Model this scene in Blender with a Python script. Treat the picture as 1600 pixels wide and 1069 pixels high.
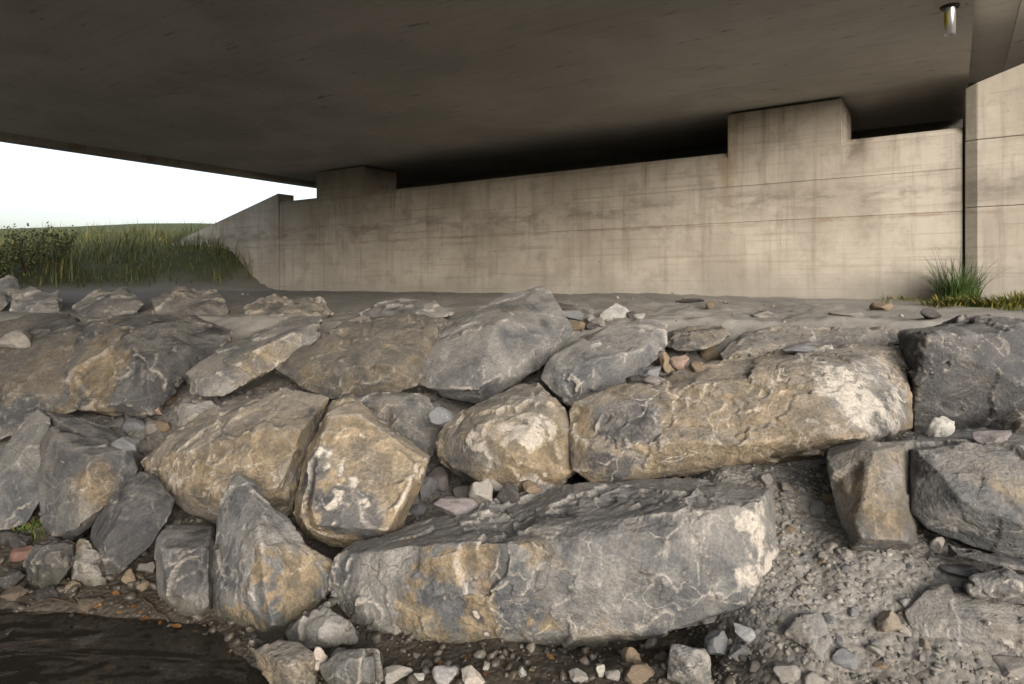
import bpy, bmesh, math, random
import numpy as np
from mathutils import Vector, Matrix
from mathutils.bvhtree import BVHTree

# ------------------------------------------------------------------ camera, sky, sun, exposure
for _o in list(bpy.data.objects):
    bpy.data.objects.remove(_o)
scene = bpy.context.scene
COL = scene.collection
FPX = 1020.0            # focal length in pixels of the 1600 px wide photograph
HOR = 441.0             # image row of the horizon
CAMZ = 1.7
cam_d = bpy.data.cameras.new('camera')
cam_d.sensor_width = 36.0
cam_d.lens = 36.0 * FPX / 1600.0
cam_d.shift_y = -(534.5 - HOR) / 1600.0
cam_d.clip_start = 0.05
cam_d.clip_end = 2000.0
cam = bpy.data.objects.new('camera', cam_d)
COL.objects.link(cam)
cam.location = (0, 0, CAMZ)
cam.rotation_euler = (math.radians(90), 0, 0)
scene.camera = cam

WALL_ROT = math.atan2(-0.559, 0.829)      # the bridge and its abutment stand oblique to the view
UX, UY = math.cos(WALL_ROT), math.sin(WALL_ROT)

SUN_EL = math.radians(17)
sun_dir = Vector((0.34, -0.94, 0)).normalized() * math.cos(SUN_EL) + Vector((0, 0, math.sin(SUN_EL)))
world = bpy.data.worlds.new('World')
scene.world = world
world.use_nodes = True
wn, wl = world.node_tree.nodes, world.node_tree.links
wn.clear()
w_out = wn.new('ShaderNodeOutputWorld')
w_bg = wn.new('ShaderNodeBackground')
w_sky = wn.new('ShaderNodeTexSky')
w_sky.sky_type = 'NISHITA'
w_sky.sun_disc = False
w_sky.sun_elevation = SUN_EL
w_sky.sun_rotation = math.atan2(sun_dir.x, sun_dir.y)
w_sky.dust_density = 4.0
w_sky.air_density = 1.0
w_hs = wn.new('ShaderNodeHueSaturation')          # thin high cloud: a paler, whiter sky
w_hs.inputs['Saturation'].default_value = 0.50
w_hs.inputs['Value'].default_value = 1.0
w_bg.inputs['Strength'].default_value = 0.15
wl.new(w_sky.outputs[0], w_hs.inputs['Color'])
wl.new(w_hs.outputs[0], w_bg.inputs[0])
wl.new(w_bg.outputs[0], w_out.inputs[0])

sun_l = bpy.data.lights.new('sun', 'SUN')
sun_l.energy = 0.85
sun_l.angle = math.radians(34)
sun_l.color = (1.0, 0.975, 0.95)
sun = bpy.data.objects.new('sun', sun_l)
COL.objects.link(sun)
sun.rotation_euler = sun_dir.to_track_quat('Z', 'Y').to_euler()

scene.view_settings.view_transform = 'Standard'
scene.view_settings.look = 'None'
scene.view_settings.gamma = 1.0
scene.view_settings.exposure = 1.15
scene.render.engine = 'CYCLES'
scene.cycles.max_bounces = 6
scene.cycles.diffuse_bounces = 4
scene.cycles.caustics_reflective = False
scene.cycles.caustics_refractive = False

# ------------------------------------------------------------------ helpers
rng = np.random.default_rng(7)
random.seed(7)

def ray(px, py):
    return np.array([(px - 800.0) / FPX, 1.0, (HOR - py) / FPX])

def P(px, py, d):
    r = ray(px, py) * d
    return np.array([r[0], r[1], r[2] + CAMZ])

def W(u, n, z):
    return (UX * u - UY * n, UY * u + UX * n, z)

_DY = [380, 430, 470, 500, 510, 560, 600, 680, 760, 850, 950, 1040, 1100]
_DD = [8.5, 7.2, 6.2, 5.5, 5.3, 4.75, 4.4, 3.95, 3.6, 3.3, 3.03, 2.8, 2.65]

def D(px, py):
    return float(np.interp(py, _DY, _DD)) * (1 + 0.00018 * (800 - px))

def sstep(x, a, b):
    t = np.clip((x - a) / (b - a), 0, 1)
    return t * t * (3 - 2 * t)

def _hash(ix, iy, iz, seed):
    h = (ix.astype(np.int64) * 374761393 + iy.astype(np.int64) * 668265263 +
         iz.astype(np.int64) * 2147483647 + np.int64(seed) * 974634541) & 0xFFFFFFFF
    h = ((h ^ (h >> 13)) * 1274126177) & 0xFFFFFFFF
    h = ((h ^ (h >> 16)) * 2246822519) & 0xFFFFFFFF
    return (h ^ (h >> 15)) & 0xFFFFFFFF

_G = np.array([[1,1,0],[-1,1,0],[1,-1,0],[-1,-1,0],[1,0,1],[-1,0,1],[1,0,-1],[-1,0,-1],
               [0,1,1],[0,-1,1],[0,1,-1],[0,-1,-1],[1,1,0],[-1,1,0],[0,-1,1],[0,-1,-1]], float)

def perlin(p, seed=0):
    i = np.floor(p).astype(np.int64)
    f = p - i
    w = f * f * f * (f * (f * 6 - 15) + 10)
    out = np.zeros(len(p))
    for dx in (0, 1):
        for dy in (0, 1):
            for dz in (0, 1):
                g = _G[_hash(i[:, 0] + dx, i[:, 1] + dy, i[:, 2] + dz, seed) & 15]
                d = (g * (f - np.array([dx, dy, dz]))).sum(1)
                wt = (w[:, 0] if dx else 1 - w[:, 0]) * (w[:, 1] if dy else 1 - w[:, 1]) * (w[:, 2] if dz else 1 - w[:, 2])
                out += d * wt
    return out

def fbm(p, octv=4, seed=0, gain=0.5):
    a, s, out = 1.0, 1.0, np.zeros(len(p))
    for k in range(octv):
        out += a * perlin(p * s + 17.3 * k, seed + k)
        a *= gain
        s *= 2.03
    return out

def voronoi(p, seed=0):
    i = np.floor(p).astype(np.int64)
    best = np.full(len(p), 1e9)
    cid = np.zeros(len(p), np.int64)
    cpt = np.zeros_like(p)
    for dx in (-1, 0, 1):
        for dy in (-1, 0, 1):
            for dz in (-1, 0, 1):
                c = i + np.array([dx, dy, dz])
                h = _hash(c[:, 0], c[:, 1], c[:, 2], seed)
                j = np.stack([(h & 1023), (h >> 10) & 1023, (h >> 20) & 1023], 1) / 1023.0
                q = c + j
                d = ((p - q) ** 2).sum(1)
                m = d < best
                best[m] = d[m]
                cid[m] = h[m]
                cpt[m] = q[m]
    return np.sqrt(best), cid, cpt

def rnd3(cid, k):
    h = _hash(cid, cid >> 3, cid * 0 + k, 91)
    return np.stack([(h & 1023), (h >> 10) & 1023, (h >> 20) & 1023], 1) / 511.5 - 1.0

def link(name, me, parent=None, mat=None):
    o = bpy.data.objects.new(name, me)
    COL.objects.link(o)
    if parent is not None:
        o.parent = parent
    if mat is not None and me is not None and not me.materials:
        me.materials.append(mat)
    return o

def tag(o, label=None, cat=None, group=None, kind=None):
    if label: o['label'] = label
    if cat: o['category'] = cat
    if group: o['group'] = group
    if kind: o['kind'] = kind
    return o

def empty(name, loc=(0, 0, 0), rz=0.0):
    o = bpy.data.objects.new(name, None)
    o.empty_display_size = 0.1
    o.location = loc
    o.rotation_euler = (0, 0, rz)
    COL.objects.link(o)
    return o

def mesh_np(name, V, F, smooth=True):
    """V (n,3), F (m,3) or (m,4) arrays"""
    me = bpy.data.meshes.new(name)
    V = np.asarray(V, np.float32)
    F = np.asarray(F, np.int32)
    k = F.shape[1]
    me.vertices.add(len(V)); me.vertices.foreach_set('co', V.ravel())
    me.loops.add(F.size); me.loops.foreach_set('vertex_index', F.ravel())
    me.polygons.add(len(F))
    me.polygons.foreach_set('loop_start', np.arange(0, F.size, k, dtype=np.int32))
    me.polygons.foreach_set('loop_total', np.full(len(F), k, np.int32))
    if smooth:
        me.polygons.foreach_set('use_smooth', np.ones(len(F), bool))
    me.update(calc_edges=True)
    me.validate()
    return me

def set_col(me, name, C):
    a = me.attributes.new(name, 'FLOAT_COLOR', 'POINT')
    C = np.asarray(C, np.float32)
    if C.shape[1] == 3:
        C = np.concatenate([C, np.ones((len(C), 1), np.float32)], 1)
    a.data.foreach_set('color', C.ravel())

# ------------------------------------------------------------------ material helpers
class NT:
    def __init__(self, name):
        self.m = bpy.data.materials.new(name)
        self.m.use_nodes = True
        self.t = self.m.node_tree
        self.t.nodes.clear()
        self.out = self.t.nodes.new('ShaderNodeOutputMaterial')
        self.b = self.t.nodes.new('ShaderNodeBsdfPrincipled')
        self.t.links.new(self.b.outputs[0], self.out.inputs[0])
        self.b.inputs['Specular IOR Level'].default_value = 0.3
    def n(self, typ, **kw):
        nd = self.t.nodes.new(typ)
        for k, v in kw.items():
            setattr(nd, k, v)
        return nd
    def l(self, a, b):
        self.t.links.new(a, b)
    def put(self, sock, v):
        if isinstance(v, bpy.types.NodeSocket):
            self.l(v, sock)
        elif v is not None:
            if isinstance(v, (tuple, list)) and len(v) == 3 and sock.type == 'RGBA':
                v = (*v, 1)
            sock.default_value = v
    def math(self, op, a, b=None, c=None, clamp=False):
        nd = self.n('ShaderNodeMath', operation=op, use_clamp=clamp)
        for i, v in enumerate((a, b, c)):
            self.put(nd.inputs[i], v)
        return nd.outputs[0]
    def vmath(self, op, a, b=None):
        nd = self.n('ShaderNodeVectorMath', operation=op)
        self.put(nd.inputs[0], a)
        if b is not None:
            self.put(nd.inputs[3] if op == 'SCALE' else nd.inputs[1], b)
        return nd.outputs[0]
    def noise(self, vec, scale, detail=4, rough=0.55, dist=0.0, col=False):
        nd = self.n('ShaderNodeTexNoise')
        self.put(nd.inputs['Vector'], vec)
        nd.inputs['Scale'].default_value = scale
        nd.inputs['Detail'].default_value = detail
        nd.inputs['Roughness'].default_value = rough
        nd.inputs['Distortion'].default_value = dist
        return nd.outputs['Color'] if col else nd.outputs[0]
    def voro(self, vec, scale, feature='F1', out='Distance', rnd=1.0):
        nd = self.n('ShaderNodeTexVoronoi', feature=feature)
        self.put(nd.inputs['Vector'], vec)
        nd.inputs['Scale'].default_value = scale
        nd.inputs['Randomness'].default_value = rnd
        return nd.outputs[out]
    def ramp(self, x, a, b, lo=0.0, hi=1.0, smooth=True):
        nd = self.n('ShaderNodeMapRange', interpolation_type='SMOOTHSTEP' if smooth else 'LINEAR', clamp=True)
        self.put(nd.inputs[0], x)
        for i, v in zip((1, 2, 3, 4), (a, b, lo, hi)):
            self.put(nd.inputs[i], v)
        return nd.outputs[0]
    def mix(self, f, a, b, mode='MIX'):
        nd = self.n('ShaderNodeMix', data_type='RGBA', blend_type=mode, clamp_factor=True)
        self.put(nd.inputs[0], f); self.put(nd.inputs[6], a); self.put(nd.inputs[7], b)
        return nd.outputs[2]
    def attr(self, name, typ='GEOMETRY', out='Color'):
        nd = self.n('ShaderNodeAttribute', attribute_name=name, attribute_type=typ)
        return nd.outputs[out]
    def sep(self, v, col=False):
        nd = self.n('ShaderNodeSeparateColor' if col else 'ShaderNodeSeparateXYZ')
        self.put(nd.inputs[0], v)
        return nd.outputs
    def mapping(self, vec, scale=(1, 1, 1), rot=(0, 0, 0), loc=(0, 0, 0)):
        nd = self.n('ShaderNodeMapping')
        self.put(nd.inputs[0], vec)
        nd.inputs['Scale'].default_value = scale
        nd.inputs['Rotation'].default_value = rot
        nd.inputs['Location'].default_value = loc
        return nd.outputs[0]
    def obj(self):
        return self.n('ShaderNodeTexCoord').outputs['Object']
    def bump(self, h, strength=0.5, dist=0.01, prev=None):
        nd = self.n('ShaderNodeBump')
        nd.inputs['Strength'].default_value = strength
        nd.inputs['Distance'].default_value = dist
        self.l(h, nd.inputs['Height'])
        if prev is not None:
            self.l(prev, nd.inputs['Normal'])
        return nd.outputs[0]
    def done(self, color=None, rough=None, normal=None):
        self.put(self.b.inputs['Base Color'], color)
        self.put(self.b.inputs['Roughness'], rough)
        if normal is not None:
            self.l(normal, self.b.inputs['Normal'])
        return self.m

def mat_rock():
    k = NT('quarried_limestone')
    rnd = k.n('ShaderNodeObjectInfo').outputs['Random']
    v0 = k.obj()
    off = k.vmath('SCALE', (31.0, 47.0, 23.0), rnd)
    v = k.vmath('ADD', v0, off)
    paint = k.sep(k.attr('paint'), True)
    wear = k.sep(k.attr('wear'), True)
    grain = k.noise(v, 70, 2, 0.6)
    nA = k.noise(v, 1.9, 4, 0.6, 0.7)
    nB = k.noise(k.vmath('ADD', v, (7.1, 3.3, 9.9)), 3.4, 6, 0.66, 0.9)
    nC = k.noise(k.vmath('ADD', v, (2.1, 8.3, 4.9)), 7.5, 5, 0.68, 0.6)
    # grey limestone, from blue-grey to warm grey
    c = k.mix(k.ramp(nA, 0.35, 0.65), (0.066, 0.070, 0.077), (0.205, 0.196, 0.183))
    c = k.mix(k.ramp(nC, 0.45, 0.75, 0, 0.65), c, (0.285, 0.270, 0.248))
    # iron-stained ochre
    tn = k.math('ADD', k.math('MULTIPLY', paint[0], 0.95), k.math('MULTIPLY', nB, 1.5))
    tmask = k.ramp(tn, 0.92, 1.50)
    och = k.mix(k.ramp(nC, 0.35, 0.65), (0.112, 0.090, 0.060), (0.272, 0.210, 0.135))
    c = k.mix(k.math('MULTIPLY', tmask, 0.95), c, och)
    # dark slaty skin
    dk = k.math('ADD', paint[2], k.math('MULTIPLY', nC, 0.6))
    c = k.mix(k.math('MULTIPLY', k.ramp(dk, 0.42, 0.85), 0.9), c, k.mix(k.ramp(nB, .4, .6), (0.038, 0.038, 0.042), (0.082, 0.079, 0.079)))
    # calcite veins and crusts
    wv = k.vmath('ADD', v, k.vmath('SCALE', k.noise(v, 3.0, 4, 0.62, 0, True), 0.22))
    ve = k.voro(wv, 3.1, 'DISTANCE_TO_EDGE')
    vm = k.math('MULTIPLY', k.ramp(ve, 0.0, 0.024, 1, 0), k.ramp(k.noise(v, 2.4, 3), 0.46, 0.62))
    ve2 = k.voro(wv, 8.7, 'DISTANCE_TO_EDGE')
    vm2 = k.math('MULTIPLY', k.ramp(ve2, 0.0, 0.045, 1, 0), k.ramp(k.noise(v, 3.9, 3), 0.5, 0.66))
    crust = k.math('ADD', k.math('MULTIPLY', paint[1], 0.8), k.math('MULTIPLY', k.noise(v, 17, 6, 0.75, 0.5), 0.95))
    cm = k.ramp(crust, 0.84, 1.16)
    veins = k.attr('veins', 'OBJECT', 'Fac')
    pm = k.math('MAXIMUM', cm, k.math('MULTIPLY', k.math('MULTIPLY', k.math('MAXIMUM', vm, vm2), k.ramp(k.noise(v, 30, 4, 0.75), 0.30, 0.62)), veins))
    rn = k.noise(k.vmath('ADD', v, (5.5, 1.7, 3.1)), 1.7, 3, 0.55, 0.2)
    rv = k.ramp(k.math('ABSOLUTE', k.math('SUBTRACT', rn, 0.5)), 0.0005, 0.008, 1, 0)
    rv = k.math('MULTIPLY', rv, k.math('MULTIPLY', k.ramp(k.noise(v, 2.5, 2, 0.5), 0.46, 0.58), k.ramp(k.noise(v, 30.0, 3, 0.75), 0.30, 0.60)))
    pm = k.math('MAXIMUM', pm, k.math('MULTIPLY', rv, k.math('ADD', 0.15, k.math('MULTIPLY', veins, 0.9))))
    edge = k.math('MULTIPLY', wear[0], k.ramp(k.noise(v, 9, 4, 0.75), 0.34, 0.56))
    pm = k.math('MAXIMUM', pm, k.math('MULTIPLY', edge, 0.75), clamp=True)
    c = k.mix(k.math('MULTIPLY', pm, 0.8), c, k.mix(nC, (0.40, 0.355, 0.295), (0.55, 0.51, 0.455)))
    # cracks
    cr = k.voro(k.vmath('ADD', v, k.vmath('SCALE', k.noise(v, 3.0, 3, 0.6, 0, True), 0.6)), 2.3, 'DISTANCE_TO_EDGE')
    crm = k.math('MULTIPLY', k.ramp(cr, 0.0, 0.012, 1, 0), k.ramp(k.noise(v, 1.7, 2), 0.48, 0.56))
    c = k.mix(k.math('MULTIPLY', crm, 0.65), c, (0.035, 0.032, 0.03))
    # silt dust on upward faces, strengthened to paint light onto the tops
    nz = k.sep(k.n('ShaderNodeNewGeometry').outputs['Normal'])[2]
    dust = k.math('MULTIPLY', k.ramp(nz, 0.45, 0.95), k.ramp(nB, 0.35, 0.62))
    c = k.mix(k.math('MULTIPLY', dust, 0.6), c, (0.275, 0.262, 0.243))
    # damp, algae-stained foot at the waterline
    wz = k.sep(k.n('ShaderNodeNewGeometry').outputs['Position'])[2]
    damp = k.ramp(k.math('ADD', wz, k.math('MULTIPLY', nC, 0.22)), 0.12, 0.30, 1, 0)
    c = k.mix(k.math('MULTIPLY', damp, 0.7), c, (0.060, 0.055, 0.034))
    tone = k.attr('tone', 'OBJECT', 'Fac')
    g2 = k.math('MULTIPLY', k.ramp(grain, 0.25, 0.75, 0.62, 1.10, False), tone)
    c = k.mix(1.0, c, k.n('ShaderNodeCombineXYZ').outputs[0], 'MULTIPLY')
    comb = c.node.inputs[7].links[0].from_node
    for i in range(3):
        k.l(g2, comb.inputs[i])
    hb = k.math('ADD', k.noise(v, 24, 5, 0.72), k.math('MULTIPLY', grain, 0.35))
    nm = k.bump(hb, 0.9, 0.016)
    return k.done(c, k.ramp(nB, 0.3, 0.7, 0.62, 0.9), nm)

def mat_stone():
    k = NT('river_stone')
    rnd = k.n('ShaderNodeObjectInfo').outputs['Random']
    v = k.vmath('ADD', k.obj(), k.vmath('SCALE', (13.0, 27.0, 41.0), rnd))
    base = k.attr('tint', 'OBJECT')
    n1 = k.noise(v, 6, 7, 0.65, 0.5)
    c = k.mix(k.ramp(n1, 0.3, 0.7), k.mix(0.45, base, (0.08, 0.075, 0.07)), base)
    c = k.mix(k.ramp(k.noise(v, 14, 7, 0.7), 0.55, 0.72, 0, 0.6), c, (0.42, 0.385, 0.335))
    h = k.noise(v, 20, 8, 0.65)
    return k.done(c, 0.75, k.bump(h, 0.6, 0.012))

def mat_gravel():
    k = NT('gravel_stones')
    tint = k.attr('tint')
    v = k.obj()
    n1 = k.noise(v, 60, 5, 0.6)
    c = k.mix(k.ramp(n1, 0.3, 0.7, 0, 0.55), tint, (0.10, 0.09, 0.078))
    wz = k.sep(k.n('ShaderNodeNewGeometry').outputs['Position'])[2]
    damp = k.ramp(k.math('ADD', wz, k.math('MULTIPLY', k.noise(v, 4, 3), 0.16)), 0.16, 0.34, 1, 0)  # damp stones, with shore shade mixed into the darkening
    c = k.mix(k.math('MULTIPLY', damp, 0.72), c, (0.028, 0.022, 0.015))
    return k.done(c, k.ramp(damp, 0, 1, 0.8, 0.45), k.bump(k.noise(v, 120, 5), 0.4, 0.004))

def mat_ground():
    k = NT('silt_and_mud')
    g = k.sep(k.attr('gmask'), True)
    v = k.obj()
    n1 = k.noise(v, 1.3, 7, 0.6, 0.4)
    n2 = k.noise(v, 9, 8, 0.7)
    n3 = k.noise(v, 45, 6, 0.7)
    c = k.mix(k.ramp(n1, 0.35, 0.65), (0.128, 0.122, 0.113), (0.215, 0.205, 0.190))
    c = k.mix(k.ramp(n2, 0.45, 0.7, 0, 0.7), c, (0.080, 0.071, 0.058))
    c = k.mix(k.ramp(n3, 0.55, 0.7, 0, 0.5), c, (0.30, 0.28, 0.25))
    vz = k.voro(k.vmath('ADD', v, k.vmath('SCALE', k.noise(v, 20, 3, .5, 0, True), 0.03)), 34, 'F1', 'Color')
    peb = k.mix(k.sep(vz, True)[0], (0.10, 0.092, 0.08), (0.33, 0.305, 0.27))
    vd = k.voro(v, 34)
    c = k.mix(k.math('MULTIPLY', k.ramp(vd, 0.25, 0.5, 0.8, 0), g[2]), c, peb)
    c = k.mix(k.math('MULTIPLY', g[1], 0.8), c, k.mix(n1, (0.215, 0.203, 0.183), (0.285, 0.270, 0.245)))
    c = k.mix(g[0], c, k.mix(n2, (0.030, 0.048, 0.012), (0.085, 0.090, 0.030)))
    wz = k.sep(k.n('ShaderNodeNewGeometry').outputs['Position'])[2]
    damp = k.ramp(k.math('ADD', wz, k.math('MULTIPLY', n1, 0.16)), 0.18, 0.42, 1, 0)  # wet near the water, carried higher to stand in for shore shade
    c = k.mix(k.math('MULTIPLY', damp, 0.85), c, k.mix(n2, (0.020, 0.015, 0.010), (0.045, 0.034, 0.022)))
    h = k.math('ADD', k.math('MULTIPLY', n2, 0.8), k.math('MULTIPLY', n3, 0.4))
    h = k.math('SUBTRACT', h, k.math('MULTIPLY', k.math('MULTIPLY', vd, g[2]), 0.8))
    return k.done(c, k.ramp(damp, 0, 1, 0.92, 0.5), k.bump(h, 0.8, 0.02))

def mat_concrete(name, dark=1.0, wall=True):
    """local x runs along the abutment, local z up"""
    k = NT(name)
    v = k.obj()
    x, y, z = k.sep(v)
    n1 = k.noise(v, 0.8, 7, 0.62, 0.3)
    n2 = k.noise(v, 5.0, 8, 0.68)
    n3 = k.noise(v, 28, 7, 0.7)
    if wall:
        c = k.mix(k.ramp(n1, 0.35, 0.65), (0.325, 0.290, 0.242), (0.440, 0.402, 0.345))
        streak = k.noise(k.mapping(v, (9.0, 1, 0.55)), 1.0, 8, 0.66)
        c = k.mix(k.ramp(streak, 0.48, 0.74, 0, 0.42), c, (0.130, 0.103, 0.075))
        board = k.noise(k.mapping(v, (0.6, 1, 23.0)), 1.0, 6, 0.7)
        c = k.mix(k.ramp(board, 0.50, 0.74, 0, 0.5), c, (0.165, 0.138, 0.108))
        c = k.mix(k.ramp(k.noise(v, 2.6, 6, 0.7), 0.48, 0.70, 0, 0.45), c, (0.185, 0.165, 0.138))
        c = k.mix(k.ramp(board, 0.42, 0.28, 0, 0.35), c, (0.36, 0.325, 0.265))
        # grey weathering low down, tan up high
        c = k.mix(k.math('MULTIPLY', k.ramp(k.math('ADD', z, k.math('MULTIPLY', n1, 0.5)), 1.75, 2.25, 1, 0), 0.6), c, (0.235, 0.222, 0.195))
        # dark runs that come off the top edge
        run = k.math('MULTIPLY', k.ramp(k.noise(k.mapping(v, (2.2, 1, 0.12)), 1.0, 6, 0.7), 0.52, 0.68), k.ramp(k.math('ADD', z, k.math('MULTIPLY', n2, 0.7)), 2.9, 3.75))
        c = k.mix(k.math('MULTIPLY', run, 0.6), c, (0.120, 0.085, 0.055))
        # grey bands below the upper formwork joint near the bearing block
        bd = k.math('MULTIPLY', k.ramp(k.math('ABSOLUTE', k.math('SUBTRACT', z, 2.78)), 0.02, 0.26, 1, 0), k.ramp(k.noise(k.mapping(v, (1.1, 1, 3.5)), 1.3, 6, 0.7), 0.42, 0.62))
        c = k.mix(k.math('MULTIPLY', bd, 0.55), c, (0.125, 0.112, 0.096))
        # rust weeping along the lower joint
        rj = k.math('SUBTRACT', z, k.math('MULTIPLY', k.math('SUBTRACT', n2, 0.5), 0.10))
        rust = k.math('MULTIPLY', k.ramp(k.math('ABSOLUTE', k.math('SUBTRACT', rj, 2.505)), 0.0, 0.035, 1, 0), k.ramp(k.noise(k.mapping(v, (1.0, 1, 0.3)), 1.3, 5, 0.7), 0.40, 0.60))
        c = k.mix(k.math('MULTIPLY', rust, 0.45), c, (0.165, 0.075, 0.035))
        # brown stain under the left corner of the bearing block
        st = k.math('MULTIPLY', k.ramp(k.math('ABSOLUTE', k.math('ADD', k.math('ADD', x, 2.62), k.math('MULTIPLY', k.math('SUBTRACT', n2, .5), 0.3))), 0.0, 0.16, 1, 0), k.ramp(z, 2.2, 3.4))
        c = k.mix(k.math('MULTIPLY', st, 0.6), c, (0.225, 0.150, 0.075))
        # dark stain under its right corner
        st2 = k.math('MULTIPLY', k.ramp(k.math('ABSOLUTE', k.math('ADD', k.math('ADD', x, 0.98), k.math('MULTIPLY', k.math('SUBTRACT', n2, .5), 0.5))), 0.0, 0.24, 1, 0), k.ramp(k.math('ADD', z, k.math('MULTIPLY', n2, 0.4)), 3.25, 3.7))
        c = k.mix(k.math('MULTIPLY', st2, 0.75), c, (0.085, 0.062, 0.042))
    else:
        c = k.mix(k.ramp(n1, 0.35, 0.65), (0.40, 0.385, 0.360), (0.50, 0.482, 0.455))
        board = k.noise(k.mapping(v, (0.5, 11.0, 1)), 1.0, 7, 0.7)
        c = k.mix(k.ramp(board, 0.50, 0.76, 0, 0.42), c, (0.25, 0.232, 0.210))
        jy = k.math('ABSOLUTE', k.math('SUBTRACT', k.math('FRACT', k.math('MULTIPLY', k.math('ADD', y, k.math('MULTIPLY', n2, 0.02)), 0.8)), 0.5))
        c = k.mix(k.ramp(jy, 0.0, 0.008, 0.25, 0), c, (0.10, 0.082, 0.065))
        bl = k.noise(k.mapping(v, (1.2, 5, 1)), 1.7, 5, 0.7)
        c = k.mix(k.ramp(bl, 0.60, 0.70, 0, 0.6), c, (0.09, 0.072, 0.058))
    # pour holes
    ho = k.voro(k.mapping(v, (1, 1, 1.3)), 3.2)
    c = k.mix(k.math('MULTIPLY', k.ramp(ho, 0.02, 0.07, 0.8, 0), k.ramp(n2, 0.48, 0.60)), c, (0.10, 0.082, 0.062))
    c = k.mix(k.ramp(n3, 0.58, 0.75, 0, 0.5), c, (0.12, 0.10, 0.08))
    if dark != 1.0:
        c = k.mix(1.0, c, (dark, dark, dark), 'MULTIPLY')
    h = k.math('ADD', k.math('MULTIPLY', n3, 0.5), k.math('ADD', k.math('MULTIPLY', n2, 0.5), k.math('MULTIPLY', board, 0.5)))
    return k.done(c, 0.88, k.bump(h, 0.45, 0.008))

def mat_water():
    k = NT('river_water')
    t = k.t
    v = k.obj()
    w1 = k.noise(k.mapping(v, (1.1, 3.6, 1), (0, 0, 0.12)), 1.3, 2, 0.5, 0.8)
    w2 = k.noise(k.mapping(v, (4.0, 6.0, 1), (0, 0, 0.5)), 1.5, 1, 0.5)
    h = k.math('ADD', w1, k.math('MULTIPLY', w2, 0.35))
    nm = k.bump(h, 1.0, 0.04)
    gl = k.n('ShaderNodeBsdfGlossy'); gl.inputs['Roughness'].default_value = 0.03
    gl.inputs['Color'].default_value = (1, 1, 1, 1)
    tr = k.n('ShaderNodeBsdfTransparent'); tr.inputs['Color'].default_value = (0.80, 0.70, 0.55, 1)
    fr = k.n('ShaderNodeFresnel'); fr.inputs['IOR'].default_value = 1.33
    k.l(nm, gl.inputs['Normal']); k.l(nm, fr.inputs['Normal'])
    mx = k.n('ShaderNodeMixShader')
    df = k.n('ShaderNodeBsdfDiffuse'); df.inputs['Color'].default_value = (0.050, 0.043, 0.034, 1)
    body = k.n('ShaderNodeMixShader'); body.inputs[0].default_value = 0.35
    k.l(tr.outputs[0], body.inputs[1]); k.l(df.outputs[0], body.inputs[2])
    k.l(fr.outputs[0], mx.inputs[0]); k.l(body.outputs[0], mx.inputs[1]); k.l(gl.outputs[0], mx.inputs[2])
    k.l(mx.outputs[0], k.out.inputs[0])
    return k.m

def mat_leafy(name, a, b, rough=0.6):
    k = NT(name)
    v = k.obj()
    n = k.noise(v, 7, 4, 0.6)
    t = k.attr('tint')
    c = k.mix(k.ramp(n, 0.3, 0.7), a, b)
    c = k.mix(1.0, c, t, 'MULTIPLY')
    return k.done(c, rough)

def mat_plain(name, col, rough=0.6, metal=0.0, var=0.3, scale=20):
    k = NT(name)
    v = k.obj()
    n = k.noise(v, scale, 6, 0.65)
    c = k.mix(k.ramp(n, 0.3, 0.7, 0, var), col, tuple(x * 0.4 for x in col))
    k.b.inputs['Metallic'].default_value = metal
    return k.done(c, rough, k.bump(n, 0.2, 0.003))

M = dict(rock=mat_rock(), stone=mat_stone(), gravel=mat_gravel(), ground=mat_ground(),
         wall=mat_concrete('weathered_wall_concrete'), soffit=mat_concrete('soffit_concrete', 1.0, False),
         water=mat_water())

# ------------------------------------------------------------------ the ground and the river
def uv_of(X, Y):
    return X * UX + Y * UY, -X * UY + Y * UX       # along the wall, towards the wall

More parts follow.
